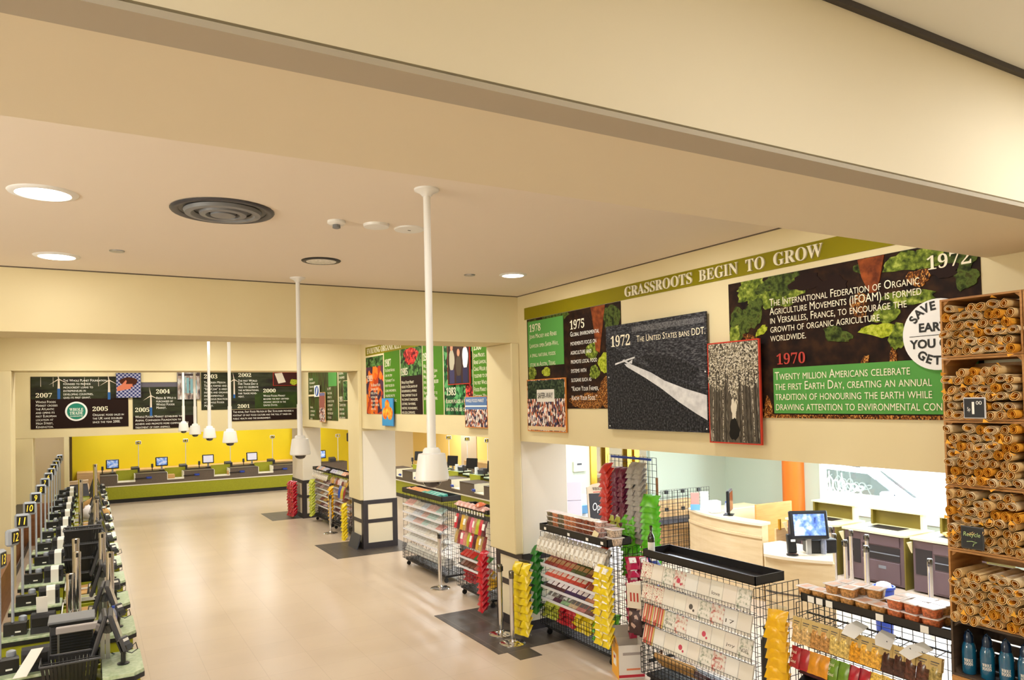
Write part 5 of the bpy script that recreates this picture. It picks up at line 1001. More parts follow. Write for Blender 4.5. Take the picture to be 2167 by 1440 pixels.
t = rack(xF2, yF0, yF1, .5, 'wire rack of red and mixed snack bags behind the chrome stanchion', H=1.47, tiers=((.66, .2), (.5, .2)), tray_h=.06); tickets(t, -.052, [.1+.095*i for i in range(10)], 1.4, .055, .05)
for k in range(7): bag(foil('pink_pack', (226, 176, 166)), .15, .15, .09, (xF2+.06, yF1-.12-k*.15, 1.52), (-1.4, 0, -PI/2), 'pink round pack on top of the red snack rack, %s from the left' % ORD[k+1], 'pink packs on the red snack rack', k, 'snack_bag')
bag(foil('orange_pack', (226, 120, 80)), .16, .16, .09, (xF2+.06, yF0+.25, 1.58), (-1.4, 0, -PI/2), 'orange pack lying on the pink packs of the red snack rack', 'orange pack', 1)
MIX = [foil('mix_%d' % i, c) for i, c in enumerate(((220, 50, 70), (236, 120, 150), (230, 180, 60), (196, 200, 60), (150, 60, 60), (90, 40, 50), (220, 150, 130), (200, 170, 110)))]
for r, z in enumerate((1.34, 1.1)):
    for k in range(10): bag(MIX[(k+r*3)*5 % 8], .12, .24, .05, (xF2-.02, yF1-.07-k*.108, z), (-.25, 0, -PI/2+random.uniform(-.2, .2)), 'mixed hanging bag, %s from the left in the %s row of the red snack rack' % (ORD[k+1], ['upper', 'lower'][r]), 'hanging bags on the red snack rack', k, 'hanging_bag', PAPER if (k+r) % 3 == 0 else None)
tier(xF2+.01, yF0+.1, yF1-.05, .66, 8, (.1, .14, .03), [REDO, foil('leaf_green_box', (60, 130, 60))], 'red-green snack box', 'on the upper shelf of the red snack rack', 'boxes on the red snack rack', .95); tier(xF2+.01, yF0+.1, yF1-.05, .5, 8, (.1, .12, .03), [foil('brown_box', (130, 80, 60)), foil('rose_box2', (190, 110, 100))], 'brown snack box', 'on the lower shelf of the red snack rack', 'brown boxes on the red snack rack', .95)
heap(xF2, 10.5, 11.0, .15, 3, RBAG, 'crimson bag', 'in the red snack rack basket', seed=2, patch=PAPER, layers=3); heap(xF2, 9.95, 10.48, .15, 3, GOLDB, 'golden bag', 'in the red snack rack basket', seed=6, patch=PAPER, layers=3)
strip(5.12, 9.72, .95, -PI/2, 10, 1, .18, .18, .085, RBAG, 'crimson bag', 'at the near corner of the red snack rack', seed=3, t=.1)
# ------------------------------------------------------------------ far racks between the middle and far pier
GR = [foil('far_%d' % i, c) for i, c in enumerate(((190, 150, 110), (230, 220, 206), (150, 80, 60), (206, 160, 70), (120, 60, 60), (226, 190, 190), (170, 150, 140)))]
for q, (a, b, lb) in enumerate(((18.72, 20.3, 'far wire snack rack beside the far pier, under a half empty tray'), (17.05, 18.55, 'far wire snack rack nearer the middle pier, topped with bags'))):
    t = rack(5.36, a, b, .5, lb, H=1.42, tiers=((1.1, .2), (.94, .2), (.78, .2), (.62, .2), (.48, .2)), tray_h=.08)
    nm = ['farther', 'nearer'][q]
    if q: tickets(t, -.05, [.1+.1*i for i in range(6)], 1.3, .06, .05)
    for r, z in enumerate((1.26, 1.1, .94, .78, .62, .48)):
        if r == 0:
            for k in range(9): bag(GR[1 if q == 0 else (k*3) % 7], .14, .17, .06, (5.36, b-.1-k*.16, 1.34), (-.4, 0, -PI/2), 'small hanging bag, %s from the left on the %s far rack' % (ORD[k+1], nm), 'hanging bags on the far racks', k)
        else: tier(5.37, a+.1, b-.05, z, 9, (.14, .12, .03), [GR[(r*2+i+q) % 7] for i in range(4)], 'small snack packet', 'on the %s shelf of the %s far rack' % (ORD[r], nm), 'packets on the far racks', .95)
    heap(5.36, a+.05, b-.05, .15, 7, foil('dark_mix', (100, 70, 70), (160, 140, 140)) if q == 0 else foil('pale_mix', (190, 180, 180), (120, 60, 80)), 'mixed bag', 'in the %s far basket' % nm, seed=q)
    for k in range(6 if q == 0 else 8): bag([foil('lilac_pack', (180, 176, 200)), foil('grey_pack', (190, 190, 186)), foil('salmon_pack', (226, 170, 140))][k % 3 if q == 0 else min(2, k//3)], .16, .16, .1, (5.42, (a+.2 if q == 0 else b-.2)+(k*.14 if q == 0 else -k*.16), 1.5), (-1.3, 0, -PI/2), 'plump bag on the tray of the %s far rack, %s in the row' % (nm, ORD[k+1]), 'plump bags on the far trays', k)
strip(5.04, 21.2, 1.02, -PI/2+.1, 11, 3, .2, .2, .085, RBAG, 'crimson bag', 'hung in front of the far pier', seed=1, t=.1, rail='stand')
strip(5.26, 19.9, 1.16, -PI/2, 12, 2, .15, .17, .08, LGBAG, 'pale lime bag', 'on the farther far rack', seed=2); strip(5.26, 18.12, 1.14, -PI/2, 10, 1, .18, .17, .08, GOLDB, 'golden yellow bag', 'between the two far racks', seed=3); strip(5.2, 16.85, .86, -PI/2, 11, 1, .2, .17, .075, YBAG, 'yellow crisp bag', 'by the middle pier', seed=4, t=.1)
for k in range(5): bag(foil('blue_pack', (40, 80, 180)) if k < 2 else MIX[k], .12, .3, .05, (5.26, 17.5-.1*k, 1.2), (-.2, 0, -PI/2), 'long hanging pack near the middle pier, %s from the left' % ORD[k+1], 'long packs near the middle pier', k)
# ------------------------------------------------------------------ chrome stanchions
def stanchion(x, y, label, g, h=.95, base=True):
    t = thing('stanchion', label, 'stanchion', (x, y, 0), random.uniform(0, 6), g)
    part('base', MB().lathe([(.17, 0), (.17, .012), (.15, .022), (.05, .034), (.036, .06)], 30), CHROME, t, 1); part('post', MB().cyl((0, 0, .03), .032, h-.1, 20), CHROME, t, 1); part('belt_head', MB().lathe([(.034, h-.1), (.036, h-.095), (.036, h-.01), (.03, h)], 20), M('dark_chrome', (120, 118, 118), .15, 1), t, 1); part('belt_clip', MB().box(-.012, .012, -.05, -.034, h-.085, h-.02), BLACK, t)
GS = 'chrome belt stanchions'
stanchion(4.84, 8.8, 'chrome stanchion before the nearest pier, left of the pair', GS); stanchion(4.78, 8.38, 'chrome stanchion before the nearest pier, right of the pair', GS); stanchion(5.16, 11.5, 'chrome stanchion between the sweet box rack and the red snack rack', GS); stanchion(5.12, 17.9, 'small far chrome stanchion in front of the far racks', GS)
for k, (x, y) in enumerate(((10.74, 8.0), (10.25, 7.57), (9.95, 7.16), (10.74, 7.62), (10.58, 7.23), (9.82, 6.73), (9.7, 5.72))): stanchion(x, y, 'chrome stanchion in the bright side hall, ' + ['nearest the till screen, farther one', 'nearest the till screen, nearer one', 'short one third from the left', 'fourth from the left by the cabinets', 'fifth from the left, rear of a pair', 'sixth from the left, front of a pair', 'alone beside the paper rolls'][k], GS)
single('pier_kick_board', MB().box(-.012, .012, -.3, .3, 0, .32), DGREY, 'dark grey board leaning against the foot of the middle pier', 'board', (5.02, 15.85, .0), (0, .3, 0))
# ------------------------------------------------------------------ the bright side hall on the right
DESK = M('birch_veneer', (226, 202, 160), .4, noise=(2.5, (214, 186, 140), (1, 1, 6)))
def arc(p0, p1, p2, n=14): return [((1-t)**2*p0[0]+2*t*(1-t)*p1[0]+t*t*p2[0], (1-t)**2*p0[1]+2*t*(1-t)*p1[1]+t*t*p2[1]) for t in [i/n for i in range(n+1)]]
t = thing('service_counter', 'curved birch service counter with a lower desk at its near end', 'counter', (0, 0, 0))
o1 = arc((9.24, 9.75), (8.82, 8.85), (8.98, 7.9)); i1 = [(x+.16, y+.02) for x, y in o1][::-1]
part('high_front', MB().prism(o1+i1, 0, 1.16, 'Z'), DESK, t); part('high_top', MB().prism([(x-.03, y) for x, y in o1]+[(x+.06, y) for x, y in i1], 1.16, 1.2, 'Z'), M('birch_edge', (236, 220, 190), .35), t); part('rail', MB().prism([(x-.02, y) for x, y in o1]+[(x-.1, y) for x, y in i1], .96, 1.0, 'Z'), DESK, t)
o2 = arc((8.42, 7.36), (8.44, 6.9), (8.77, 6.48)); i2 = [(9.36, 7.0), (9.3, 7.85), (8.98, 7.87)]
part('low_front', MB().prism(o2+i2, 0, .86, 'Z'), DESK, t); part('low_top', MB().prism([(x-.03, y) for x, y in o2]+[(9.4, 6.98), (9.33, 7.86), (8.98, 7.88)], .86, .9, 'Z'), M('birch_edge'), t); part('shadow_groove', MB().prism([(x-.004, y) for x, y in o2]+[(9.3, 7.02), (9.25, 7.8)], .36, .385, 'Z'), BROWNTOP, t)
t = thing('till_screen', 'black till screen on a post standing on the low desk, lit picture', 'screen', (8.86, 6.95, .9), -.55)
r = Matrix.Translation((0, 0, .42)) @ Matrix.Rotation(-.2, 4, 'X'); part('casing', MB().bbox(-.27, .27, -.025, .04, -.2, .2, .015, r), BLACK, t); part('screen', MB().box(-.22, .22, -.029, -.025, -.15, .15, r), ICE, t); part('post', MB().box(-.03, .03, 0, .05, .0, .35), STEEL, t); part('rear_casing', MB().bbox(-.2, .3, .08, .16, .18, .58, .015), DGREY, t)
t = thing('card_terminal', 'small black card terminal upright at the edge of the low desk', 'card reader', (8.62, 7.05, .9), -.5); part('body', MB().bbox(-.06, .06, -.04, .04, .03, .3, .012, Matrix.Rotation(-.15, 4, 'X')), BLACK, t); part('foot', MB().cyl((0, 0, 0), .08, .02, 16), BLACK, t); part('label', MB().box(-.03, .03, -.046, -.03, .2, .23), PAPER, t)
single('cash_box', MB().bbox(-.2, .2, -.12, .12, 0, .2, .012), BLACK, 'low black box behind the post of the till screen', 'box', (9.12, 6.98, .9), (0, 0, -.5))
t = thing('water_bottle', 'clear water bottle on the low desk beside the till screen', 'bottle', (9.05, 6.86, .9)); part('body', MB().lathe([(.035, 0), (.04, .01), (.04, .17), (.02, .24), (.016, .27)], 18), M('clear_pet', alpha=.45), t, 1); part('cap', MB().cyl((0, 0, .268), .018, .02, 12), WHITE, t)
t = thing('wine_glass', 'small clear glass on the low desk before the water bottle', 'glass', (8.96, 6.8, .9)); part('bowl', MB().lathe([(.03, 0), (.004, .01), (.004, .08), (.03, .12), (.028, .2)], 16, cap=False), CLEAR, t, 1)
t = thing('till_monitor', 'slim dark monitor seen from its side on the high counter', 'monitor', (9.2, 8.75, 1.2), .62); part('casing', MB().bbox(-.2, .2, -.02, .03, .06, .42, .012), BLACK, t); part('screen', MB().box(-.17, .17, -.024, -.02, .09, .39), M('dark_screen'), t); part('post', MB().box(-.03, .03, 0, .04, 0, .1), BLACK, t); part('foot', MB().bbox(-.1, .1, -.06, .1, 0, .015, .004), BLACK, t)
t = thing('leaflet_holder', 'leaflets in a holder with pink and white sheets on the high counter', 'leaflet holder', (9.22, 9.45, 1.2), -.7); part('sheet', MB().bbox(-.16, -.02, -.01, .01, 0, .3, .003), M('pink_sheet', (232, 150, 140)), t); part('sheet', MB().bbox(.0, .14, -.01, .01, 0, .32, .003), PAPER, t); part('blue_base', MB().bbox(-.17, -.01, -.03, -.012, 0, .1, .003), M('light_blue', (110, 170, 220)), t)
single('white_box', MB().bbox(-.09, .09, -.09, .09, 0, .2, .01), WHITE, 'white square box on the high counter beside the leaflets', 'box', (9.2, 9.1, 1.2), (0, 0, -.4))
t = thing('water_bottle', 'small clear bottle with a blue tint beside the white square box', 'bottle', (9.3, 8.93, 1.2)); part('body', MB().lathe([(.03, 0), (.034, .01), (.034, .12), (.014, .18)], 16), M('clear_pet', alpha=.45), t, 1); part('cap', MB().cyl((0, 0, .178), .015, .018, 12), BLUE, t)
# wall hung goods behind the counter
single('wood_panel', MB().bbox(-.5, .5, -.02, .02, 0, 1.0, .006), M('orange_wood', (216, 146, 76), .45, noise=(3, (202, 130, 62), (1, 1, 8))), 'plain orange wood panel standing beside the orange column', 'panel', (11.95, 10.2, 0), (0, 0, -.05))
single('low_cabinet', MB().bbox(-.75, .75, -.25, .25, 0, .86, .01), M('cream_cabinet', (232, 216, 170), .5), 'low cream cabinet between the wood panel and the birch counter', 'cabinet', (11.5, 11.0, 0))
t = thing('handle_post', 'short brass door pulls before the wood panel', 'handle', (11.4, 9.6, 0)); part('pull', MB().cyl((0, 0, .6), .03, .2, 12), BRASS, t); part('pull', MB().cyl((.45, .05, .6), .03, .22, 12), BRASS, t); part('rail', MB().box(-.1, .55, .0, .04, .0, .62), WOOD, t)
t = thing('wire_rack', 'empty dark wire panel rack in front of pale shelving by the sage wall', 'display rack', (9.95, 11.3, 0), -.12); g = MB(); g.grid((0, 0, .0), (1.2, 0, 0), (0, 0, 1.3), 18, 19, .0035); part('grid_panel', g, BLACKM, t); part('shelf', MB().box(-.05, 1.2, .0, .25, .62, .7), DGREY, t)
for k in range(5): part('clip', MB().box(.1+.4*(k % 3), .17+.4*(k % 3), -.02, .02, 1.22-.35*(k//3), 1.29-.35*(k//3)), BLACK, t)
single('pale_shelving', MB().box(-.65, .65, -.1, .1, 0, .5).box(-.65, .65, -.1, .1, .53, 1.0), WOOD, 'pale wooden shelving behind the empty wire panel', 'shelving', (10.5, 11.75, 0))
single('snack_pack', MB().bbox(-.08, .08, -.05, .05, 0, .12, .02), RBAG, 'small red pack on the shelving left of the wire panel', 'pack', (9.98, 11.75, 1.0))
# chalkboard, boxes, intercom left of the door
t = thing('sandwich_board', 'chalkboard sign reading Opening in chalk, behind the stacked tubs', 'sandwich board', (8.3, 11.0, .55), -.35)
r = Matrix.Rotation(-.16, 4, 'X'); part('board', MB().bbox(-.26, .26, -.015, .015, .0, .86, .006, r), M('chalkboard', (46, 44, 46), .7), t)
part('header', MB().prism([(-.26, .86), (.26, .86), (.26, .98), (.18, 1.03), (0, 1.06), (-.18, 1.03), (-.26, .98)], -.015, .015), M('pale_frame'), t, rot=(-.16, 0, 0))
part('frame', MB().box(-.29, -.26, -.02, .02, -.05, .98, r).box(.26, .29, -.02, .02, -.05, .98, r), M('pale_frame'), t)
part('lettering', textmesh('WHOLE FOODS', BLACKINK, serif=True, fit=(.36, .06)), None, t, loc=(-.18, .13, .965), rot=(-.16, 0, 0)); part('header_bar', MB().box(-.17, .17, -.019, -.015, .875, .89, r), REDINK, t)
part('lettering', textmesh('Opening', WHITEINK, fit=(.4, .19), shear=.2), None, t, loc=(-.2, .085, .68), rot=(-.16, 0, 0)); part('lettering', textmesh('Today', WHITEINK, fit=(.34, .15), shear=.2), None, t, loc=(-.17, .02, .38), rot=(-.16, 0, 0))
t['label'] = 'chalkboard sign reading Opening in chalk, behind the stacked tubs'
single('sign_plinth', MB().bbox(-.4, .4, -.25, .25, 0, .5, .01), WHITE, 'white plinth carrying the Opening chalkboard', 'plinth', (8.32, 11.1, 0), (0, 0, -.35))
for k, (z, l) in enumerate(((1.42, 'topmost white carton of the stack beside the nearest pier'), (1.09, 'middle white carton of the stack beside the nearest pier'), (.76, 'third white carton down beside the nearest pier'), (.43, 'fourth white carton down beside the nearest pier'), (.1, 'lowest white carton of the stack beside the nearest pier'))): single('white_carton', MB().bbox(-.2, .2, -.2, .2, 0, .325, .008), M('lilac_white_card', (226, 220, 234), .6), l, 'carton', (7.3, 10.7, z), (0, 0, -.45), 'white cartons in a stack')
single('carton_pallet', MB().box(-.3, .3, -.3, .3, 0, .1), WOOD, 'low pallet under the stack of white cartons', 'pallet', (7.3, 10.7, 0), (0, 0, -.45))
single('white_box', MB().bbox(-.3, .3, -.3, .3, 0, 1.3, .01), WHITE, 'tall white box between the cartons and the chalkboard', 'box', (8.15, 12.0, 0)); single('blue_box', MB().bbox(-.25, .25, -.02, .02, 0, .16, .004), M('light_blue'), 'light blue band on the tall white box', 'label', (8.15, 11.67, .95))
t = thing('intercom', 'white wall intercom on the sage wall left of the glass door', 'intercom', (8.98, YD, 1.75)); part('case', MB().bbox(-.16, .16, -.06, 0, -.11, .11, .01), M('ivory_plastic', (226, 226, 206), .4), t); part('screen', MB().box(-.08, .04, -.063, -.06, .03, .07), DGREY, t)
t = thing('exit_plate', 'small green plate low on the sage wall by the door frame', 'sign', (9.02, YD, 1.05)); part('plate', MB().box(-.11, .08, -.012, 0, -.06, .06), M('exit_green', (30, 110, 70)), t); part('white_mark', MB().box(-.03, .05, -.014, -.012, -.03, .03), PAPER, t)
t = thing('office_chair', 'dark chair back showing behind the white cartons', 'chair', (7.5, 11.6, 0)); part('seat', MB().bbox(-.22, .22, -.22, .22, .45, .52, .03), DGREY, t); part('backrest', MB().bbox(-.2, .2, .18, .24, .6, 1.75, .03), DGREY, t); part('post', MB().cyl((0, 0, .08), .03, .38, 10), BLACK, t); part('base', MB().lathe([(.25, 0), (.25, .04), (.03, .1)], 10), BLACK, t); part('spine', MB().box(-.03, .03, .2, .24, .45, .8), BLACK, t)
# self checkout cabinets with olive backs
PLUM = M('plum_brown_laminate', (92, 72, 76), .45); OLB = M('olive_back_panel', (112, 96, 24), .5); CTOP = M('cream_worktop', (240, 226, 176), .35); DK = M('dark_recess', (30, 24, 28), .5)
for k, (ya, yb, lab) in enumerate(((8.3, 9.35, 'plum brown till cabinet with an olive back board, farthest of three'), (7.05, 8.16, 'plum brown till cabinet with an olive back board, middle of three'), (5.8, 6.95, 'plum brown till cabinet nearest the paper rolls, partly hidden'))):
    t = thing('till_cabinet', lab, 'cabinet', (11.29, ya, 0), 0, 'till cabinets before the street window'); L = yb-ya
    part('carcass', MB().box(.02, .75, 0.02, L-.02, .03, .84), PLUM, t); part('end_panel', MB().box(0, .75, .0, .02, 0, .84), OLB, t); part('worktop', MB().prism([(-.03, .06), (.04, -.02), (.8, -.02), (.8, L), (-.03, L)], .84, .875, 'Z'), CTOP, t)
    part('drawer', MB().bbox(0, .02, .1, L*.7, .66, .82, .004), PLUM, t); part('recess', MB().box(.012, .021, .1, L*.68, .42, .64), DK, t); part('recess', MB().box(.012, .021, L*.72, L-.06, .3, .7), DK, t); part('shelf_edge', MB().box(.0, .03, .1, L*.68, .52, .535), MGREY, t); part('door', MB().bbox(0, .02, .1, L*.68, .06, .4, .004), PLUM, t); part('keyhole_plate', MB().box(-.003, 0, L*.3, L*.42, .28, .33), MGREY, t)
    part('back_board', MB().box(.72, .76, .1, L-.12, .875, 1.13), OLB, t); part('back_cap', MB().box(.62, .9, .05, L-.08, 1.13, 1.155), CTOP, t); part('side_cheek', MB().box(.64, .76, .08, .12, .875, 1.13), CTOP, t); part('side_cheek', MB().box(.64, .76, L-.14, L-.1, .875, 1.13), OLB, t); part('cutout', MB().box(.3, .62, .3, L-.25, .876, .879), DK, t); part('bracket', MB().prism([(.0, .62), (.0, .8), (-.12, .8)], L-.02, L, 'Y'), CTOP, t)
lump('paper_bag', (11.7, 6.45, .876), (.16, .22, .1), KRAFT, 'crumpled tan bag on the nearest till cabinet', 'bag', 12)
t = thing('blue_bin', 'blue tub with white bags among the chrome posts', 'bin', (9.03, 5.95, 0)); part('tub', MB().lathe([(.1, 0), (.125, .6), (.14, .61), (.14, .64), (.12, .64), (.11, .6), (.001, .58)], 22), BLUE, t, 1); part('bag_liner', MB().lathe([(.11, .6), (.09, .67), (.05, .69), (.001, .7)], 10), PLASTIC, t, 1)
# neon script in the window and cars in the street
NEON = M('white_neon', (255, 255, 250), .4, emit=(255, 252, 244), es=5)
t = thing('neon_sign', 'white neon handwriting sign hung inside the street window', 'neon sign', (13.22, 9.5, 1.28))
def zz(p): return [(0, a, b) for a, b in p]
part('neon_tube', MB().tube(zz([(.46-.012*i+.10*math.sin(i*.55), .02*math.sin(i*.23)+.2*math.cos(i*.55)*(1-i/90)) for i in range(70)]), .012, 6), NEON, t, 1); part('neon_tube', MB().tube(zz([(.34, .3), (.32, -.3)]), .012, 6), NEON, t); part('neon_tube', MB().tube(zz([(.05, .28), (-.0, -.25), (-.2, -.1), (-.3, .05), (-.38, -.1), (-.5, -.28)]), .012, 6), NEON, t, 1); part('hanger', MB().tube(zz([(.1, .3), (.1, 1.92)]), .003, 4), STEEL, t)
CARW = M('white_car_paint', (235, 238, 240), .15, coat=1); CARG = M('car_glass', (30, 36, 44), .05, coat=1); TYRE = M('tyre', (24, 24, 26), .7)
def car(x, y, rz, label, paint):
    t = thing('car', label, 'car', (x, y, 0), rz)
    side = [(-2.1, .35), (2.1, .35), (2.15, .6), (1.95, .82), (1.2, .92), (.5, 1.38), (-.9, 1.45), (-1.7, 1.1), (-2.12, .95)]
    b = MB(); n = len(side); vs = []
    for yy, k in ((-.85, .0), (-.9, .0), (.9, 0), (.85, 0)): pass
    L = [(-.78, 1), (-.88, .55), (.88, .55), (.78, 1)]
    rings = []
    for yy in (-.9, -.7, .7, .9):
        rings.append([(px_, (yy if z < 1.0 else yy*.82), z if abs(yy) < .8 or z < 1.0 else z-.06) for px_, z in side])
    for r_ in rings: vs += r_
    fs = [tuple(range(n-1, -1, -1)), tuple(range(3*n, 4*n))]+[(k*n+i, k*n+(i+1) % n, (k+1)*n+(i+1) % n, (k+1)*n+i) for k in range(3) for i in range(n)]
    part('body', b.add(vs, fs), paint, t, 30)
    for s in (-1, 1):
        part('side_window', MB().prism([(1.0, .95), (.45, 1.32), (-.85, 1.38), (-1.5, 1.08), (-1.4, .97)], s*.84-.03, s*.84+.03), CARG, t)
        for wx in (-1.3, 1.35): w_ = part('wheel', MB().lathe([(.2, -.1), (.31, -.1), (.33, -.06), (.33, .06), (.31, .1), (.2, .1)], 24, (wx, s*.8, .33), 'Y'), TYRE, t, 1); part('hub', MB().lathe([(.19, -.105), (.19, .105)], 18, (wx, s*.8, .33), 'Y'), STEEL, w_)
        part('mirror', MB().bbox(.75, .95, s*.98-.08, s*.98+.08, .92, 1.05, .03), paint, t)
    part('windscreen', MB().prism([(1.18, .95), (.56, 1.36), (.58, 1.38), (1.22, .96)], -.66, .66), CARG, t); part('roof_rail', MB().tube([(.2, .68, 1.42), (-.9, .68, 1.49)], .02, 6).tube([(.2, -.68, 1.42), (-.9, -.68, 1.49)], .02, 6), DGREY, t)
    return t
o = car(16.6, 11.2, -PI/2+.08, 'white car parked outside the street window, its side window dark', CARW); o.location.z = -.42; o.scale = (1.25, 1.25, 1.3); car(12.9, 19.3, -PI/2, 'pale blue grey car outside the glass door', M('pale_blue_car_paint', (150, 176, 206), .2, coat=1)).location = (15.4, 18.4, -.42)
# ------------------------------------------------------------------ wooden crates of rolled paper bags
CRATE = M('crate_wood', (176, 124, 66), .6, noise=(4, [(150, 98, 48), (186, 136, 78), (168, 116, 60)], (1, 1, 7)))
DCRATE = M('dark_crate_wood', (84, 66, 50), .6, noise=(4, (64, 48, 38), (1, 1, 7)))
XC0, XC1 = 4.76, 5.13
def crate(y0, y1, z0, z1, label, mat=CRATE):
    t = thing('wooden_crate', label, 'crate', (XC0, y0, z0), 0, 'wooden crates stacked on their sides'); L, H, D, e = y1-y0, z1-z0-.003, XC1-XC0, .012
    part('bottom', MB().box(0, D, 0, L, 0, e), mat, t); part('top', MB().box(0, D, 0, L, H-e, H), mat, t); part('side', MB().box(0, D, 0, e, e, H-e), mat, t); part('side', MB().box(0, D, L-e, L, e, H-e), mat, t)
    for k in range(4): part('back_slat', MB().box(D-.01, D, e, L-e, e+k*(H-.03)/4, e+(k+.85)*(H-.03)/4), mat, t)
    for a, b in ((e, e), (L-e, e), (e, H-e), (L-e, H-e)):
        s1 = 1 if a < L/2 else -1; s2 = 1 if b < H/2 else -1; part('corner_block', MB().prism([(a, b), (a+s1*.035, b), (a, b+s2*.035)], .02, D-.02, 'X'), mat, t)
    return t
PAPERS = [M('tan_roll_paper', (236, 206, 152), .75, noise=(9, (224, 188, 128))), M('pale_roll_paper', (242, 224, 186), .75, noise=(9, (232, 206, 160))), M('amber_roll_paper', (240, 176, 50), .7, noise=(9, (226, 156, 44)))]
def roll_mesh(R, squash, turns, seed, flap):
    r = random.Random(seed); b = MB(); n = int(16*turns); th = .0028; Ls = .3; ph = r.uniform(0, 6); tilt = r.uniform(-.02, .02)
    def P(i, off): a = ph+2*PI*i/16; q = R*(.38+.62*i/n)+off; return (q*math.cos(a), q*math.sin(a)*squash)
    vs = []; fs = []
    for i in range(n+1):
        (y0, z0), (y1, z1) = P(i, -th/2), P(i, th/2); j = r.uniform(-.003, .003)+tilt*math.sin(i*.39)
        for x in (j, Ls): vs += [(x, y0, z0), (x, y1, z1)]
    for i in range(n):
        a, c = i*4, (i+1)*4; fs += [(a+1, c+1, c+3, a+3), (a, a+2, c+2, c), (a, c, c+1, a+1), (a+2, a+3, c+3, c+2)]
    fs += [(0, 1, 3, 2), (n*4, n*4+2, n*4+3, n*4+1)]
    b.add(vs, fs); b.inner = [k*4+2+0 for k in range(n)]; b.inner2 = [k*4 for k in range(n)]
    return b
def flap_mesh(R, seed):
    r = random.Random(seed); a = r.uniform(0, 6); c, s = math.cos(a), math.sin(a); c2, s2 = math.cos(a+1.0), math.sin(a+1.0); b = MB()
    p = [(-.004, R*c, R*s), (-.004, R*c2, R*s2), (-.03, R*1.25*math.cos(a+.5), R*1.25*math.sin(a+.5))]
    return b.add(p+[(x+.002, y, z) for x, y, z in p], [(0, 1, 2), (5, 4, 3), (0, 3, 4, 1), (1, 4, 5, 2), (2, 5, 3, 0)])
ROLLS = []
for v in range(8):
    rb = roll_mesh(.0365, (.86, .76, .84, .7, .88, .8, .82, .74)[v], (2.3, 2.6, 2.1, 2.4, 2.8, 2.2, 2.5, 2.0)[v], v, 0)
    me = [rb.mesh('rolled_bag', PAPERS[(0, 1, 0, 1, 0, 1, 2, 0)[v]], 50)]; me[0].materials.append(PAPERS[2])
    for q in rb.inner2+rb.inner2: me[0].polygons[q+1].material_index = 1
    me.append(flap_mesh(.042, v).mesh('corner_flap', PAPERS[2])); ROLLS.append(me)
LAB = ['topmost crate', 'crate with the price card', 'third crate from the top', 'crate with the Recycle card', 'lowest full crate']
def fill(y0, y1, z0, z1, where, cols, rows, rnd, ncols=None):
    """rolls lying along x, stacked in staggered rows"""
    L = y1-y0-.03; pz = .053; k = 0
    for r_ in range(rows):
        m = cols-(r_ % 2); py = L/cols
        for c in range(m):
            if ncols is not None and c >= ncols: continue
            y = y1-.015-(c+.5+(.5 if r_ % 2 else 0))*py; z = z0+.012+.028+r_*pz
            if z+.03 > z1-.02: continue
            v = rnd.randrange(8)
            if r_ == rows-1 and rnd.random() < .25 and ncols is None: continue
            o = part('rolled_bag', ROLLS[v][0], None, None, loc=(XC0-.035+rnd.uniform(-.022, .02), y+rnd.uniform(-.007, .007), z+rnd.uniform(-.006, .007)), rot=(rnd.uniform(-.5, .5), 0, rnd.uniform(-.03, .03)))
            o.scale = (1, py/.07*1.03, 1)
            tag(o, 'rolled paper bag, %s from left, %s row up, %s' % (ORD[c+1], ORD[r_+1], where), 'paper roll', 'rolled paper bags in the crates')
            if rnd.random() < .4: part('corner_flap', ROLLS[v][1], None, o)
rnd = random.Random(11)
ZB = [3.785, 3.405, 3.005, 2.595, 2.185, 1.735, 1.385]
for k in range(5):
    crate(2.205, 2.685, ZB[k+1], ZB[k], 'wooden crate of rolled paper bags, %s' % ['topmost of the stack', 'second from the top with a price card', 'third from the top of the stack', 'fourth from the top with a chalk card', 'lowest one above the blue bottles'][k])
    fill(2.205, 2.685, ZB[k+1], ZB[k], LAB[k], 7, (6, 6, 7, 7, 6)[k], rnd)
    crate(1.72, 2.2, ZB[k+1], ZB[k], 'wooden crate at the right frame edge, %s' % ['topmost', 'second down', 'third down', 'fourth down', 'fifth down'][k]); fill(1.72, 2.2, ZB[k+1], ZB[k], 'frame edge crate %s' % ['at the top', 'second down', 'third down', 'fourth down', 'fifth down'][k], 7, 5, rnd, 2)
crate(2.205, 2.685, ZB[6], ZB[5], 'dark wooden crate holding the blue bottles', DCRATE); crate(1.72, 2.2, ZB[6], ZB[5], 'dark crate at the right frame edge beside the bottles', DCRATE)
for k, (a, b) in enumerate(((1.04, 1.385), (.69, 1.04), (.34, .69), (0, .34))): crate(2.205, 2.685, a, b, 'wooden crate under the blue bottles, %s' % ['first one down', 'second one down', 'third one down', 'lowest on the floor'][k]); crate(1.72, 2.2, a, b, 'wooden crate at the right edge low down, %s' % ['first one under the dark crate', 'second one under the dark crate', 'third one under the dark crate', 'lowest on the floor'][k])
part('front_slat', MB().box(-.008, 0, 0, .48, .02, .33), CRATE, [o for o in COL.objects if o.get('label') == 'wooden crate under the blue bottles, first one down'][0])
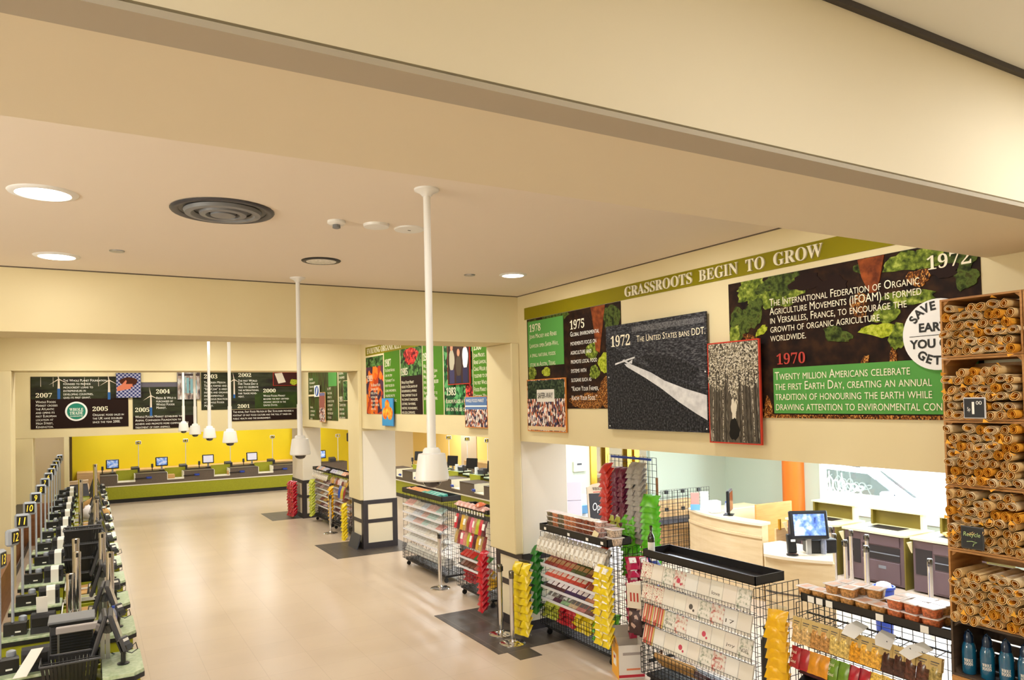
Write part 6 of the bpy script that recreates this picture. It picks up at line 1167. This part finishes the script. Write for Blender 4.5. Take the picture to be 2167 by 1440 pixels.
t = thing('price_card', 'black price card reading 1.00 clipped to the second crate', 'sign', (4.70, 2.46, 3.02), -PI/2); part('card', MB().bbox(-.065, .065, -.006, .006, 0, .13, .004), M('card_edge', (200, 200, 204)), t); part('face', MB().box(-.058, .058, -.0075, -.006, .007, .123), M('chalk_black', (26, 28, 34), .6), t); part('lettering', textmesh('1', WHITEINK, fit=(.014, .075)), None, t, loc=(-.012, -.009, .103)); part('lettering', textmesh('00', WHITEINK, fit=(.034, .022)), None, t, loc=(.012, -.009, .108)); part('lettering', textmesh('5p', WHITEINK, fit=(.018, .03)), None, t, loc=(-.04, -.009, .07))
t = thing('chalk_card', 'black card reading Recycle in green chalk on the fourth crate', 'sign', (4.70, 2.5, 2.215), -PI/2); part('card', MB().bbox(-.068, .068, -.006, .006, 0, .14, .004), M('dark_card_edge', (60, 60, 62)), t); part('face', MB().box(-.061, .061, -.0075, -.006, .007, .133), M('chalk_black'), t); part('lettering', textmesh('Recycle', M('green_chalk', (180, 206, 140)), fit=(.1, .034), shear=.15), None, t, loc=(-.05, -.009, .105)); part('chalk_swirl', MB().tube([(-.03, -.009, .045), (.0, -.009, .05), (.03, -.009, .045), (.01, -.009, .035), (.005, -.009, .02)], .002, 4), M('green_chalk'), t)
for k, y in enumerate((2.615, 2.505, 2.395, 2.29)):
    p = ['leftmost of four', 'second from the left of four', 'third from the left of four', 'rightmost of four']
    t = thing('water_bottle', 'blue water bottle with white lettering in the dark crate, %s' % p[k], 'bottle', (4.83, y, ZB[6]+.013), 0, 'blue bottles in the dark crate')
    part('body', MB().lathe([(.036, 0), (.041, .006), (.041, .15), (.038, .17), (.03, .195), (.024, .2)], 22), M('teal_bottle', (14, 96, 134), .06, coat=1, noise=(3, (10, 76, 116))), t, 1); part('cap', MB().lathe([(.028, .196), (.028, .235), (.02, .25), (.016, .262)], 18), M('navy_cap', (16, 40, 70), .2), t, 1); part('loop', MB().tube([(0, .02, .25), (.0, .0, .275), (0, -.022, .25)], .005, 6), M('navy_cap'), t, 1)
    for ln, z in (('WHOLE', .1), ('FOODS', .078)):
        me = textmesh(ln, WHITEINK, serif=True, fit=(.05, .02))
        for v in me.vertices: a = (v.co.x-.025)/.0415; v.co = (.0416*math.sin(a), -.0416*math.cos(a)+v.co.y*0, v.co.z)
        part('lettering', me, None, t, loc=(0, 0, z), rot=(0, 0, -PI/2+.35))
